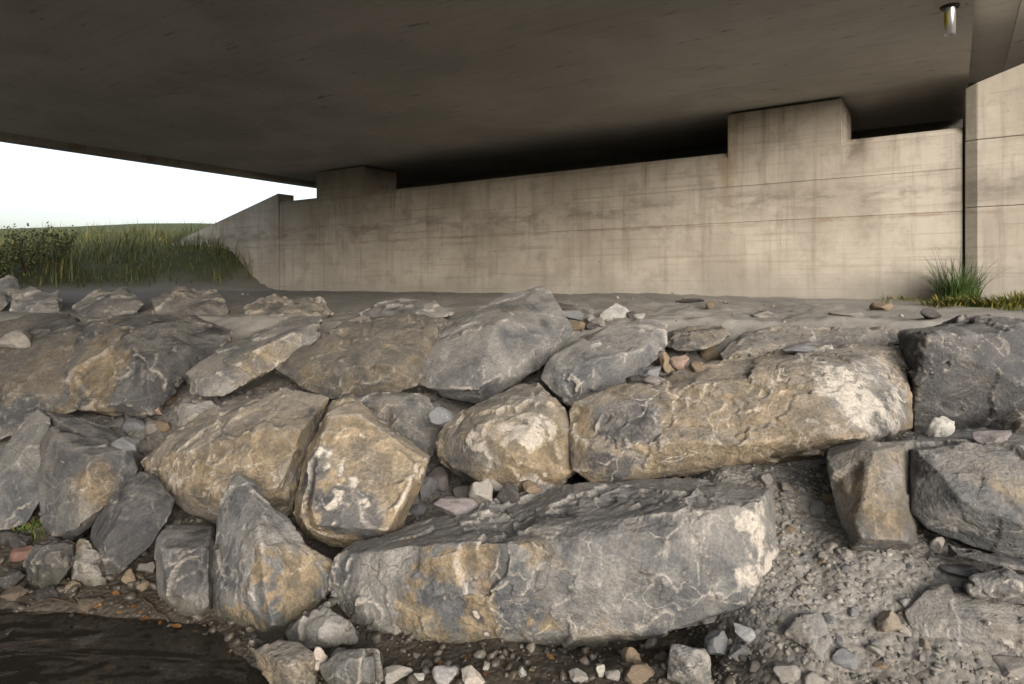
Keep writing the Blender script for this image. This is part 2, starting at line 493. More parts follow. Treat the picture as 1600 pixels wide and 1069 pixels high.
def H(X, Y, detail=True):
    X = np.asarray(X, float); Y = np.asarray(Y, float)
    u, n = uv_of(X, Y)
    q = Y + 0.1836 * X
    zl = np.interp(q, [2.6, 3.0, 3.6, 4.4, 5.2, 6.0, 8.0, 9.5], [0.02, .05, .13, .46, .94, 1.34, 1.46, 1.51])
    zr = np.interp(q, [1.6, 2.2, 2.6, 3.0, 3.3, 3.6, 4.4, 5.2, 6.0, 8.0, 9.5], [0.0, .10, .22, .40, .53, .64, .84, 1.05, 1.38, 1.46, 1.51])
    f = sstep(X, 0.75, 1.15)
    z = zl * (1 - f) + zr * f
    # shore
    qs = np.interp(X, [-3, -2.7, -1.8, -1.47, -1.14, -.97, 1], [2.94, 2.94, 3.0, 2.92, 2.69, 2.57, 2.22])
    s = q - qs
    shore = np.where(s < 0, np.maximum(s * 0.55, -1.2), s * 0.22)
    k_ = sstep(s, 0.1, 0.8)
    z = shore * (1 - k_) + z * k_
    # grassed bank beyond the far edge of the bridge
    hz = np.clip(1.40 + 0.135 * (q - 6.5), -2, 5.0)
    g = sstep(-u, 12.9, 14.6) * sstep(q, 5.0, 7.0)
    z = z * (1 - g) + np.maximum(hz, z) * g
    # downstream of the bridge the shelf climbs beside the wing wall
    g2 = sstep(u, 0.2, 3.0) * sstep(n, 5.5, 9.0)
    z = z + g2 * 0.5
    # fill behind the abutment
    z = np.where(n > 11.8, np.maximum(z, 1.5 + np.clip((n - 11.8) * 0.35, 0, 1.7)), z)
    # the opposite bank, unseen, kept low to let light under the deck
    z = np.where(n < -16, np.maximum(z, np.clip((-16 - n) * 0.25 - 1.2, -1.2, 0.5)), z)
    if detail:
        p = np.stack([X, Y, X * 0 + 3.1], -1).reshape(-1, 3)
        near = np.exp(-((X - 0) ** 2 + (Y - 5) ** 2) / 120.0)
        nn = fbm(p * 1.6, 5, 5).reshape(X.shape) * 0.07 + fbm(p * 9, 3, 15).reshape(X.shape) * 0.018
        far = fbm(p * 0.3, 3, 25).reshape(X.shape) * 0.3 * g
        z = z + nn * np.clip(near + 0.3, 0, 1) * np.where(s < 0.5, 0.45, np.where(q > 5.2, 0.6, 1.0)) + far
    return z

def build_ground():
    def axis(a, b, step, lo, hi):
        fine = np.arange(a, b + 1e-6, step)
        left, x, st = [], a, step
        while x > lo:
            st *= 1.22; x -= st; left.append(x)
        right, x, st = [], b, step
        while x < hi:
            st *= 1.22; x += st; right.append(x)
        return np.concatenate([left[::-1], fine, right])
    xs = axis(-4.6, 3.4, 0.03, -400, 400)
    ys = axis(1.9, 7.2, 0.03, -400, 600)
    X, Y = np.meshgrid(xs, ys)
    Z = H(X, Y)
    V = np.stack([X, Y, Z], -1).reshape(-1, 3)
    nx, ny = len(xs), len(ys)
    i = np.arange(ny - 1)[:, None] * nx + np.arange(nx - 1)[None, :]
    F = np.stack([i, i + 1, i + nx + 1, i + nx], -1).reshape(-1, 4)
    me = mesh_np('ground', V, F)
    u, n = uv_of(V[:, 0], V[:, 1])
    q = V[:, 1] + 0.1836 * V[:, 0]
    grass = np.maximum(sstep(-u, 13.0, 13.8) * sstep(q, 5.5, 7.5), sstep(-n, 18, 20))
    patch = fbm(V * 1.1, 4, 77)
    grass = np.maximum(grass, sstep(u, -0.9, 0.6) * sstep(n, 7.3, 8.4) * sstep(patch, -0.25, 0.2))
    grass = np.maximum(grass, sstep(n, 10.5, 11))
    grav = np.clip(sstep(V[:, 0], 0.7, 1.1) * 0.9 + sstep(-q, -6.2, -5.4) * 0.7, 0, 1)
    silt = sstep(q, 4.9, 5.7) * (0.75 + 0.25 * sstep(patch, -0.3, 0.3))
    set_col(me, 'gmask', np.stack([grass, silt, grav * (1 - silt)], 1))
    o = link('ground', me, None, M['ground'])
    tag(o, 'silty riverbank ground beneath the boulders and under the bridge', None, None, 'structure')
    return o

ground = build_ground()

def build_water():
    bm = bmesh.new()
    for x, y in ((-400, -400), (400, -400), (400, 600), (-400, 600)):
        bm.verts.new((x, y, 0))
    bm.faces.new(bm.verts[:])
    me = bpy.data.meshes.new('water'); bm.to_mesh(me); bm.free()
    o = link('water', me, None, M['water'])
    tag(o, 'dark shallow river water at the foot of the bank', None, None, 'structure')
build_water()

# ------------------------------------------------------------------ bridge and abutment
def poly_prism(profile, axis, a, b, bevel=0.0):
    """profile: list of 2D points; axis 'x': profile is (y,z) swept a..b in x; 'y': profile is (x,z)"""
    bm = bmesh.new()
    rings = []
    for t in (a, b):
        rings.append([bm.verts.new((t, p[0], p[1]) if axis == 'x' else (p[0], t, p[1])) for p in profile])
    n = len(profile)
    bm.faces.new(rings[0]); bm.faces.new(rings[1][::-1])
    for i in range(n):
        bm.faces.new((rings[0][i], rings[1][i], rings[1][(i + 1) % n], rings[0][(i + 1) % n]))
    bmesh.ops.recalc_face_normals(bm, faces=bm.faces)
    if bevel:
        bmesh.ops.bevel(bm, geom=bm.edges[:], offset=bevel, segments=2, profile=0.5, affect='EDGES')
    return bm

def bm_obj(name, bm, mat, parent=None):
    me = bpy.data.meshes.new(name); bm.to_mesh(me); bm.free()
    return link(name, me, parent, mat)

def box(x0, x1, y0, y1, z0, z1, bevel=0.0):
    return poly_prism([(y0, z0), (y1, z0), (y1, z1), (y0, z1)], 'x', x0, x1, bevel)

NW = 9.26                    # distance of the abutment face
ZT = CAMZ + 1.816            # its top
ZS = CAMZ + 2.38             # the deck's underside
UL, UR = -12.55, 0.10

def build_abutment():
    ab = empty('abutment', (0, 0, 0), WALL_ROT)
    tag(ab, 'weathered tan concrete abutment wall with formwork joints under the bridge', 'abutment')
    bm_obj('wall_core', box(UL, UR, NW + 0.03, NW + 2.35, 0.6, ZT - 0.07), M['wall'], ab)
    g = 0.0016
    cols = [(UL, -10.1, [0.9, 2.53, ZT - 0.075]), (-10.1, -5.06, [0.9, 2.53, ZT - 0.075]), (-5.06, UR, [0.9, 2.53, 3.03]),
            (-5.06, -2.604, [3.03, ZT - 0.075]), (-1.17, UR, [3.03, ZT - 0.075])]
    r = random.Random(3)
    for u0, u1, zs in cols:
        for z0, z1 in zip(zs[:-1], zs[1:]):
            dn = r.uniform(-0.0015, 0.0015)
            bm_obj('formwork_panel', box(u0 + g, u1 - g, NW + dn, NW + 0.05, z0 + g, z1 - g, 0.004), M['wall'], ab)
    # chamfered strip along the top edge, interrupted by the bearing blocks
    prof = [(NW + 0.004, ZT - 0.0745), (NW + 2.35, ZT - 0.0745), (NW + 2.35, ZT), (NW + 0.055, ZT)]
    for u0, u1 in ((UL, -11.3), (-9.87, -2.604), (-1.17, UR)):
        bm_obj('top_edge', poly_prism(prof, 'x', u0, u1), M['wall'], ab)
    for u0, u1 in ((-11.3, -9.87), (-2.604, -1.17)):
        bb = box(u0, u1, NW - 0.0005, NW + 0.95, 3.032 if u0 > -5 else ZT - 0.0735, CAMZ + 2.345, 0.005)
        bm_obj('bearing_block', bb, M['wall'], ab)
    bm_obj('back_wall', box(UL, 6.0, NW + 2.36, NW + 2.7, 0.6, ZS + 1.25), M['recess_shade'], ab)
    bm_obj('movement_joint', box(UR + 0.001, UR + 0.022, NW + 0.02, NW + 0.5, 0.6, ZT - 0.01), M['black'], ab)
    # wing wall beyond the joint: chamfered leading edge, its head climbing away from the bridge
    wg = empty('wing_wall', (0, 0, 0), WALL_ROT)
    tag(wg, 'paler concrete wing wall with sloping head right of the movement joint', 'wing wall')
    u0, u1 = UR + 0.024, 5.5
    nf, ch = NW - 0.09, 0.105
    def head(u): return CAMZ + 2.24 + 0.34 * (u - UR)
    def wing_panel(z0, z1):
        bm = bmesh.new()
        pl = [(u0, nf + 0.06), (u0 + 0.115, nf), (u1, nf), (u1, nf + 2.4), (u0, nf + 2.4)]  # deep return, unseen, added to close the recess to light
        lo = [bm.verts.new((a, b, z0)) for a, b in pl]
        hi = [bm.verts.new((a, b, z1 if z1 else head(a))) for a, b in pl]
        bm.faces.new(lo[::-1]); bm.faces.new(hi)
        for q in range(5):
            bm.faces.new((lo[q], lo[(q + 1) % 5], hi[(q + 1) % 5], hi[q]))
        bmesh.ops.recalc_face_normals(bm, faces=bm.faces)
        bmesh.ops.bevel(bm, geom=bm.edges[:], offset=0.004 if z1 else 0.012, segments=2, profile=0.5, affect='EDGES')
        return bm
    bm_obj('formwork_panel', wing_panel(0.6, 2.557), M['wing'], wg)
    bm_obj('formwork_panel', wing_panel(2.563, 3.327), M['wing'], wg)
    bm_obj('formwork_panel', wing_panel(3.333, None), M['wing'], wg)
    wl_ = empty('wing_wall', (0, 0, 0), WALL_ROT)
    tag(wl_, 'low concrete wing wall at the far left end of the abutment', 'wing wall')
    a, b = UL - 0.02, UL - 5.0
    bm = poly_prism([(a, 0.6), (b, 0.6), (b, 2.6), (a, 3.7)], 'y', NW - 0.03, NW + 0.4, 0.012)
    bm_obj('formwork_panel', bm, M['wing'], wl_)

def build_deck():
    dk = empty('bridge_deck', (0, 0, 0), WALL_ROT)
    tag(dk, 'dark concrete bridge deck seen from below with board-marked soffit', 'bridge deck')
    n0, n1 = -4.5, NW + 2.3  # span stops short behind the camera, shaped to let light in
    bm_obj('soffit', box(UL + 0.05, 0.16, n0, n1, ZS, ZS + 1.3), M['soffit'], dk)
    # recessed strip and cantilever at the near edge
    bm_obj('recess_strip', box(0.162, 0.58, n0, n1 - 0.003, ZS + 0.50, ZS + 1.29), M['soffit'], dk)
    bm_obj('cantilever', poly_prism([(0.582, ZS + 0.47), (1.2, ZS + 0.60), (1.2, ZS + 1.3), (0.582, ZS + 1.3)], 'y', n0, n1 - 0.006), M['soffit'], dk)  # outer edge drawn in, out of view, to admit top light
    bm_obj('edge_beam', box(UL - 0.30, UL + 0.047, n0, n1 - 0.004, ZS - 0.10, ZS + 1.25, 0.02), M['wing'], dk)
    # drain pipe poking out of the soffit
    p = P(1484, 10, 1020 * 2.38 / 431.0)
    u, n = uv_of(p[0], p[1])
    dp = pipe_mesh(0.042, 0.036, 0.255)
    o = link('drain_pipe', dp, dk, M['pipe'])
    o.location = (u, n, ZS + 0.01)
    o['label'] = 'short bright metal drain pipe stained yellow'
    bm = bmesh.new()
    bmesh.ops.create_cone(bm, cap_ends=True, segments=24, radius1=0.068, radius2=0.075, depth=0.018)
    c = bm_obj('collar', bm, M['black'], o)
    c.location = (0, 0, -0.018)

def pipe_mesh(ro, ri, L):
    bm = bmesh.new()
    seg = 24
    rings = []
    for r, z in ((ro, 0), (ro, -L), (ri, -L), (ri, -0.02)):
        rings.append([bm.verts.new((r * math.cos(2 * math.pi * i / seg), r * math.sin(2 * math.pi * i / seg), z)) for i in range(seg)])
    for a, b in zip(rings[:-1], rings[1:]):
        for i in range(seg):
            f = bm.faces.new((a[i], a[(i + 1) % seg], b[(i + 1) % seg], b[i])); f.smooth = True
    bmesh.ops.recalc_face_normals(bm, faces=bm.faces)
    me = bpy.data.meshes.new('drain_pipe'); bm.to_mesh(me); bm.free()
    return me

def mat_pipe():
    k = NT('galvanised_pipe')
    v = k.obj()
    x, y, z = k.sep(v)
    n = k.noise(v, 40, 5)
    m = k.math('MULTIPLY', k.ramp(x, 0.008, -0.022), k.ramp(k.math('ADD', z, k.math('MULTIPLY', n, .08)), -0.22, -0.10))
    m = k.math('MULTIPLY', m, k.ramp(z, -0.03, -0.09))
    c = k.mix(m, (0.55, 0.55, 0.57), (0.42, 0.33, 0.02))
    k.put(k.b.inputs['Metallic'], k.math('SUBTRACT', 0.9, m, clamp=True))
    return k.done(c, 0.28)

M['pipe'] = mat_pipe()
M['black'] = mat_plain('dark_rubber', (0.02, 0.018, 0.016), 0.7)
M['grey'] = mat_plain('joint_filler', (0.27, 0.27, 0.26), 0.8)
M['recess_shade'] = mat_concrete('shade_dark_concrete', 0.35, False)  # soffit concrete darkened, painting in the shade of the recess
M['wing'] = mat_concrete('pale_wing_concrete', 1.0, True)
build_abutment()
build_deck()

# ------------------------------------------------------------------ boulders
def smooth_np(V, E, it, lam):
    n = len(V)
    deg = np.bincount(E.ravel(), minlength=n)[:, None].astype(float)
    for _ in range(it):
        S = np.zeros_like(V)
        for c in range(3):
            S[:, c] = np.bincount(E[:, 0], V[E[:, 1], c], n) + np.bincount(E[:, 1], V[E[:, 0], c], n)
        V = V + lam * (S / np.maximum(deg, 1) - V)
    return V

def normals_np(V, F):
    a, b, c, d = V[F[:, 0]], V[F[:, 1]], V[F[:, 2]], V[F[:, 3]]
    fn = np.cross(c - a, d - b)
    N = np.zeros_like(V)
    for k in range(4):
        for ax in range(3):
            N[:, ax] += np.bincount(F[:, k], fn[:, ax], len(V))
    return N / np.maximum(np.linalg.norm(N, axis=1, keepdims=True), 1e-12)

BOULDERS = []

def boulder(label, outline, front=(), th=0.5, d=0.0, rim=0.0, fs=1.0, chips=3, tan=0.2, pale=0.1, dark=0.1, tone=1.0, veins=0.5,
            paint=(), rough=1.0, vox=None, strat=(0.2, 0.3, 1.0), parts=(), scoops=(), shrink=0.94, name='boulder'):
    seed = 11 + len(BOULDERS) * 7
    r = np.random.default_rng(seed)
    def pts_of(outline, front, d, th):
        pts = []
        cx = sum(p[0] for p in outline) / len(outline); cy = sum(p[1] for p in outline) / len(outline)
        def Dm(x, y): return 0.46 * D(x, y) + 0.54 * D(cx, cy)
        for p in outline:
            dd = Dm(p[0], p[1]) + d + (p[2] if len(p) > 2 else rim)
            pts.append(P(cx + (p[0] - cx) * 1.02, cy + (p[1] - cy) * 1.02, dd))
            bx, by = cx + (p[0] - cx) * shrink, cy + (p[1] - cy) * shrink
            pts.append(P(bx, by, dd + th))
        for p in front:
            pts.append(P(p[0], p[1], Dm(p[0], p[1]) + d + p[2] * fs))
        return pts
    hulls = [pts_of(outline, front, d, th)]
    for q in parts:
        hulls.append(pts_of(q[0], q[1], q[2], q[3]))
    allp = np.concatenate([np.array(h) for h in hulls])
    base = np.array([allp[:, 0].mean(), allp[:, 1].mean(), allp[:, 2].min()])
    bm = bmesh.new()
    for h in hulls:
        vs = [bm.verts.new(p - base) for p in h]
        res = bmesh.ops.convex_hull(bm, input=vs)
        bad = list({g for g in res['geom_interior'] + res['geom_unused'] if isinstance(g, bmesh.types.BMVert)})
        if bad:
            bmesh.ops.delete(bm, geom=bad, context='VERTS')
    bmesh.ops.recalc_face_normals(bm, faces=bm.faces)
    me = bpy.data.meshes.new('tmp'); bm.to_mesh(me); bm.free()
    size = float(np.linalg.norm(allp.max(0) - allp.min(0)))
    if vox is None:
        vox = min(max(0.0026 * (base[1]), 0.006), 0.016)
    to = bpy.data.objects.new('tmp', me); COL.objects.link(to)
    md = to.modifiers.new('r', 'REMESH'); md.mode = 'VOXEL'; md.voxel_size = vox; md.adaptivity = 0
    dg = bpy.context.evaluated_depsgraph_get()
    ev = to.evaluated_get(dg)
    em = ev.to_mesh()
    nv = len(em.vertices)
    V = np.empty(nv * 3, np.float32); em.vertices.foreach_get('co', V); V = V.reshape(-1, 3).astype(float)
    F = np.empty(len(em.polygons) * 4, np.int32); em.polygons.foreach_get('vertices', F); F = F.reshape(-1, 4)
    E = np.empty(len(em.edges) * 2, np.int32); em.edges.foreach_get('vertices', E); E = E.reshape(-1, 2)
    ev.to_mesh_clear()
    bpy.data.objects.remove(to); bpy.data.meshes.remove(me)
    # chips knocked off corners and edges
    for _ in range(chips):
        n = r.normal(size=3); n /= np.linalg.norm(n)
        dt = V @ n
        o = dt.max() - r.uniform(0.004, 0.03) * min(size, 1.3)
        ex = np.maximum(dt - o, 0)
        V -= ex[:, None] * n
    V = smooth_np(V, E, 1, 0.2)
    sd = seed * 13
    N = normals_np(smooth_np(V.copy(), E, 2, 0.5), F)
    # conchoidal hollows
    for sc in scoops:
        px, py, rad, pen = sc
        rr = ray(px, py); rr = rr / np.linalg.norm(rr)
        dv = V - (np.array([0, 0, CAMZ]) - base)
        al = dv @ rr
        t = np.linalg.norm(dv - al[:, None] * rr, axis=1)
        cand = np.where(t < 0.03)[0]
        if len(cand) == 0:
            continue
        i = cand[np.argmin(al[cand])]
        c0 = V[i] + N[i] * (rad - pen)
        dv = V - c0; L = np.linalg.norm(dv, axis=1)
        m = L < rad
        V[m] = c0 + dv[m] / L[m][:, None] * rad
    # flake scars: small planes split off the faces, with stepped borders
    wobr = fbm(V * 5, 2, sd + 3) * 0.45
    wobr2 = fbm(V * 22, 2, sd + 4) * 0.05
    ms = min(size, 1.5)
    for kk in range(int(24 * rough)):
        i = int(r.integers(len(V)))
        R = r.uniform(0.06, 0.32) * ms
        t = r.normal(size=3); t -= N[i] * (t @ N[i]); t /= max(np.linalg.norm(t), 1e-6)
        a = math.radians(r.uniform(3, 13))
        n = N[i] * math.cos(a) + t * math.sin(a)
        dv = V - V[i]
        L = np.linalg.norm(dv, axis=1) * (1 + wobr + wobr2)
        ex = dv @ n + r.uniform(0.001, 0.007)
        m = (L < R) & (ex > 0)
        V[m] -= np.minimum(ex[m], 0.032)[:, None] * n
    V = smooth_np(V, E, 1, 0.15)
    N = normals_np(smooth_np(V.copy(), E, 3, 0.5), F)
    # fractured relief: tilted facets at two scales, bedding steps, weathering
    Wp = np.stack([fbm(V * 6, 3, sd + k) for k in range(3)], 1)
    Q = V + Wp * 0.06
    s1 = 0.30
    f1, id1, c1 = voronoi(Q / s1, sd)
    d1 = ((Q / s1 - c1) * rnd3(id1, 1)).sum(1) * s1 * 0.075 + rnd3(id1, 2)[:, 0] * 0.003
    s2 = 0.075
    Q2 = V + Wp * 0.035
    f2, id2, c2 = voronoi(Q2 / s2, sd + 5)
    amp2 = sstep(fbm(V * 2.2, 3, sd + 31), 0.0, 0.4)
    d2 = (((Q2 / s2 - c2) * rnd3(id2, 1)).sum(1) * s2 * 0.20 + rnd3(id2, 2)[:, 0] * 0.003) * amp2
    st = np.array(strat, float); st /= np.linalg.norm(st)
    sl = (V @ st) / 0.06 + fbm(V * 2.0, 3, sd + 41) * 1.3
    fl = np.floor(sl); fr = sl - fl
    def hl(k): return (_hash(k.astype(np.int64), k.astype(np.int64) * 3, k.astype(np.int64) * 0, sd) & 1023) / 1023.0 - 0.5
    lay = hl(fl) + (hl(fl + 1) - hl(fl)) * sstep(fr, 0.92, 1.0)
    d3 = lay * 0.011 * sstep(fbm(V * 1.8, 2, sd + 51), -0.05, 0.35)
    d4 = fbm(V * 3.0, 3, sd + 61) * 0.006 + fbm(V * 15, 4, sd + 71, 0.6) * 0.0035
    disp = (d1 + d2 + d3 + d4) * rough
    V = V + N * disp[:, None]
    V = smooth_np(V, E, 1, 0.12)
    # convex edges wear pale
    Vs = smooth_np(V.copy(), E, 5, 0.5)
    cv = ((V - Vs) * N).sum(1)
    edge = sstep(cv, 0.0013, 0.0046)
    # stains with their own place on the stone
    pt = np.zeros((len(V), 3))
    base_p = np.array([tan, pale, dark])
    pt += base_p
    o0 = np.array([0, 0, CAMZ]) - base
    wob = fbm(V * 4, 4, sd + 81, 0.6) * 0.9 + 1.0
    fine = sstep(fbm(V * 12, 4, sd + 87, 0.65), -0.35, 0.25)
    for (px, py, rp, ch, amt) in paint:
        if ch == 1:
            rp, amt = rp * 1.35, amt * 0.54
        rr = ray(px, py); rr = rr / np.linalg.norm(rr)
        dv = V - o0
        al = dv @ rr
        dist = np.linalg.norm(dv - al[:, None] * rr, axis=1)
        cand = np.where(dist < 0.03)[0]
        if len(cand) == 0:
            cand = np.array([int(np.argmin(dist))])
        c0 = V[cand[np.argmin(al[cand])]]
        R = rp * (c0[1] + base[1]) / FPX
        dd = np.linalg.norm((V - c0), axis=1) * wob
        pt[:, ch] += amt * (0.55 + 0.45 * fine) * sstep(dd, R * 1.5, R * 0.25)
    me = mesh_np(name, V, F)
    set_col(me, 'paint', np.clip(pt, -0.5, 1.5))
    set_col(me, 'wear', np.stack([edge, edge * 0, edge * 0], 1))
    o = link(name, me, None, M['rock'])
    o.location = base
    o['tone'] = float(tone); o['veins'] = float(veins)
    tag(o, label, 'boulder', 'riprap boulders on the riverbank')
    BOULDERS.append(o)
    return o

TAN, PALE, DARK = 0, 1, 2
# --- upper tier, left to right
boulder('brown boulder cut by the left edge, behind the cracked tan boulder',
        [(-80, 540), (0, 505), (60, 490), (130, 492), (150, 560), (120, 640), (60, 648), (30, 668), (0, 688), (-80, 700)],
        [(60, 560, -.12), (20, 620, -.12)], 0.6, 0.12, tan=0.35, pale=.0, tone=.56, paint=[(10, 580, 50, PALE, .5), (70, 570, 70, TAN, .3)])  # tone lowered: under-deck shade put into the colour
boulder('boulder with a pale cracked face and dark slaty right side',
        [(125, 525), (140, 500), (200, 490), (300, 495, .2), (365, 518, .25), (330, 562, .2), (285, 603, .15), (250, 618, .05), (238, 647), (180, 657), (130, 642), (108, 612), (103, 580)],
        [(196, 515, -.16), (216, 560, -.26), (217, 598, -.24), (182, 630, -.2), (140, 570, -.1)], 0.6, 0.05, tan=.0, pale=.0, dark=.55, tone=.74, veins=.3,  # darker tone stands in for shade at the left
        paint=[(150, 545, 55, TAN, 1.0), (155, 600, 55, TAN, .95), (150, 570, 60, DARK, -.6), (165, 600, 60, DARK, -.5), (190, 535, 35, PALE, .5), (150, 580, 60, PALE, .35), (120, 600, 25, PALE, .5)])
boulder('long boulder with ribbed blue-grey top left of the brown boulder, upper row',
        [(287, 600), (290, 585), (330, 550), (395, 515, .15), (450, 495, .15), (520, 495, .1), (500, 530), (430, 578), (380, 606), (350, 620), (300, 617)],
        [(318, 588, -.12), (385, 556, -.22), (455, 522, -.18)], 0.5, 0.0, tan=.3, dark=.15, paint=[(340, 560, 45, DARK, .35), (400, 575, 45, TAN, .4)], strat=(.6, .2, .9))
boulder('wide brown boulder between the ribbed boulder and the smooth grey one',
        [(428, 578), (470, 545), (520, 512), (560, 495), (640, 490), (700, 500), (665, 560), (650, 602), (600, 617), (560, 624), (515, 624), (470, 602)],
        [(505, 572, -.16), (610, 575, -.2), (570, 530, -.12)], 0.6, 0.0, tan=.5, pale=.0, tone=.6, paint=[(480, 610, 40, PALE, .3)])
boulder('smooth purple-grey boulder with an ochre peak, leaning against the upper row',
        [(848, 447), (858, 455), (880, 490, .12), (897, 520, .15), (870, 552, .15), (840, 577, .1), (772, 602), (752, 632), (690, 617), (648, 607), (647, 580), (655, 550), (690, 520), (730, 490), (790, 462)],
        [(775, 505, -.22), (745, 605, -.24), (662, 590, -.08), (700, 528, -.10)], 0.55, 0.02, tan=-.35, pale=-.1, dark=.2, tone=1.0, rough=.5, veins=.25,
        paint=[(805, 475, 45, TAN, .9), (730, 520, 40, TAN, .6), (840, 510, 40, DARK, .1), (770, 555, 14, PALE, .6), (655, 575, 18, PALE, .5)])
boulder('grey boulder with flat top and ribbed right flank below the white stone',
        [(845, 592), (860, 555), (880, 537), (950, 512, .1), (1000, 500, .15), (1040, 508, .15), (1044, 540, .1), (1012, 572), (985, 592), (960, 607), (890, 639), (868, 612)],
        [(868, 575, -.12), (945, 562, -.22), (1005, 545, -.16), (900, 615, -.14)], 0.55, -0.02, tan=-.1, pale=.0, dark=.0, tone=1.15, rough=.7, veins=.3,
        paint=[(985, 565, 45, PALE, .35), (985, 575, 40, DARK, .25)])
boulder('flat weathered slab edge behind the long ochre boulder',
        [(1125, 548), (1150, 522), (1200, 512), (1300, 510), (1400, 514), (1408, 540), (1300, 560), (1130, 562)],
        [(1250, 535, -.1), (1170, 540, -.1), (1350, 535, -.08)], 0.5, 0.10, tan=.45, pale=.35, tone=1.0, veins=.7)
boulder('small olive-brown boulder in the gap right of the flat-topped grey one',
        [(1040, 520), (1060, 512), (1130, 510), (1140, 525), (1110, 545), (1060, 548), (1040, 540)],
        [(1085, 535, -.08)], 0.35, 0.10, tan=.45, tone=.7)
boulder('huge dark slab with white scratches at the right edge, top row',
        [(1408, 522, -.3), (1450, 508, -.32), (1500, 497, -.32), (1580, 496, -.32), (1700, 502, -.32), (1700, 690), (1560, 692), (1500, 685), (1425, 676), (1412, 600, -.1)],
        [(1500, 560, -.35), (1520, 640, -.12), (1600, 600, -.3), (1450, 530, -.6)], 0.6, 0.14, tan=-.3, pale=.05, dark=.42, tone=.85, veins=.4,
        paint=[(1560, 570, 50, PALE, .25), (1580, 590, 60, TAN, .6), (1540, 510, 40, PALE, .3), (1520, 620, 40, TAN, .3)])
boulder('small brown boulder at the right edge below the dark slab',
        [(1566, 652), (1590, 640), (1660, 640), (1660, 692), (1570, 690)], [(1600, 665, -.1)], 0.3, -0.22, tan=.5, tone=.7)
# --- middle tier
boulder('long ochre boulder with pale broken right end, resting on the grey one',
        [(892, 642), (900, 628), (960, 606), (1020, 590), (1100, 570), (1170, 555), (1240, 543), (1310, 556), (1382, 542), (1405, 545), (1413, 580), (1421, 668), (1362, 702), (1300, 700), (1240, 712), (1200, 717), (1100, 737), (1000, 752), (930, 755), (905, 738), (898, 700)],
        [(930, 640, -.10), (1100, 598, -.20), (1250, 570, -.22), (1312, 572, -.24), (1345, 685, -.30), (1000, 695, -.22), (1150, 690, -.28), (1270, 675, -.30), (920, 710, -.12), (1395, 560, -.06)],
        0.6, -0.05, tan=.68, pale=.20, dark=.0, tone=1.02, veins=1.0, rough=1.05, chips=0,
        paint=[(980, 650, 60, TAN, -.75), (980, 650, 60, DARK, .55), (960, 665, 40, DARK, .3), (1380, 610, 90, TAN, -.6), (1380, 600, 80, PALE, .75), (1380, 660, 50, PALE, .4), (1330, 590, 40, PALE, .3), (1270, 600, 50, PALE, .2), (1240, 690, 30, PALE, .35), (1120, 680, 40, PALE, .25), (1200, 620, 60, TAN, .25), (1240, 660, 60, TAN, .3), (940, 735, 45, DARK, .5), (1060, 720, 40, DARK, .4)],
        strat=(.15, .2, 1))
boulder('rounded brown boulder with a whitish bloom on top, centre of the bank',
        [(683, 692), (698, 660), (740, 635), (800, 604), (842, 598), (880, 640), (902, 690), (906, 738), (870, 757), (800, 772), (760, 768), (720, 745), (685, 716)],
        [(745, 668, -.2), (845, 640, -.18), (810, 715, -.26), (880, 715, -.1)], 0.5, 0.0, tan=.55, pale=.12, tone=.95, veins=.4, rough=.95,
        paint=[(810, 640, 38, PALE, .75), (850, 660, 34, PALE, .6), (770, 660, 30, PALE, .45), (840, 690, 50, TAN, .35), (840, 615, 30, DARK, .4), (710, 740, 40, DARK, .4)])
boulder('grey-brown boulder wedged behind the square ochre boulder',
        [(530, 626), (600, 612), (668, 616), (678, 640), (692, 668), (678, 715), (600, 720), (560, 680)],
        [(620, 640, -.10), (650, 680, -.08)], 0.5, 0.10, tan=.3, tone=.85)
boulder('squarish ochre boulder with white flecks and bluish chipped foot',
        [(500, 652), (520, 628), (552, 622), (572, 640), (612, 672), (674, 713), (660, 748), (640, 792), (616, 842), (560, 852), (520, 850), (470, 827), (460, 800), (470, 742), (488, 692)],
        [(514, 652, -.20), (562, 650, -.2), (652, 722, -.18), (500, 700, -.22), (485, 790, -.22), (490, 822, -.2), (605, 828, -.22), (635, 770, -.2)], 0.5, -0.05, tan=.75, pale=.12, dark=.0, tone=1.15, veins=.35, rough=.9,
        paint=[(475, 740, 30, DARK, .6), (475, 740, 25, TAN, -.7), (540, 830, 42, DARK, .85), (540, 830, 40, TAN, -.8), (560, 700, 22, PALE, .4), (570, 740, 16, PALE, .5), (490, 720, 20, PALE, .5), (600, 770, 50, PALE, .35), (480, 815, 25, PALE, .5)])
boulder('broad olive-tan boulder with pale scarred left end',
        [(220, 722), (258, 686), (310, 651), (370, 622), (432, 608), (512, 624), (502, 652), (484, 702), (468, 762), (452, 802), (380, 827), (340, 820), (290, 797), (246, 767), (228, 738)],
        [(290, 705, -.20), (390, 672, -.28), (470, 672, -.24), (340, 780, -.26), (440, 760, -.24), (255, 735, -.1)], 0.6, 0.0, tan=.55, pale=.10, dark=.0, tone=.88, veins=.7,
        paint=[(255, 725, 36, PALE, .45), (275, 770, 36, PALE, .5), (330, 770, 50, TAN, .35), (300, 720, 40, PALE, .2), (400, 620, 40, PALE, .3), (380, 680, 50, TAN, .2)])
boulder('reddish-grey boulder cropping out behind the broad olive-tan one',
        [(270, 640), (285, 628), (330, 625), (350, 640), (330, 665), (275, 668)], [(300, 645, -.07)], 0.3, 0.02, tan=.15, pale=.2)
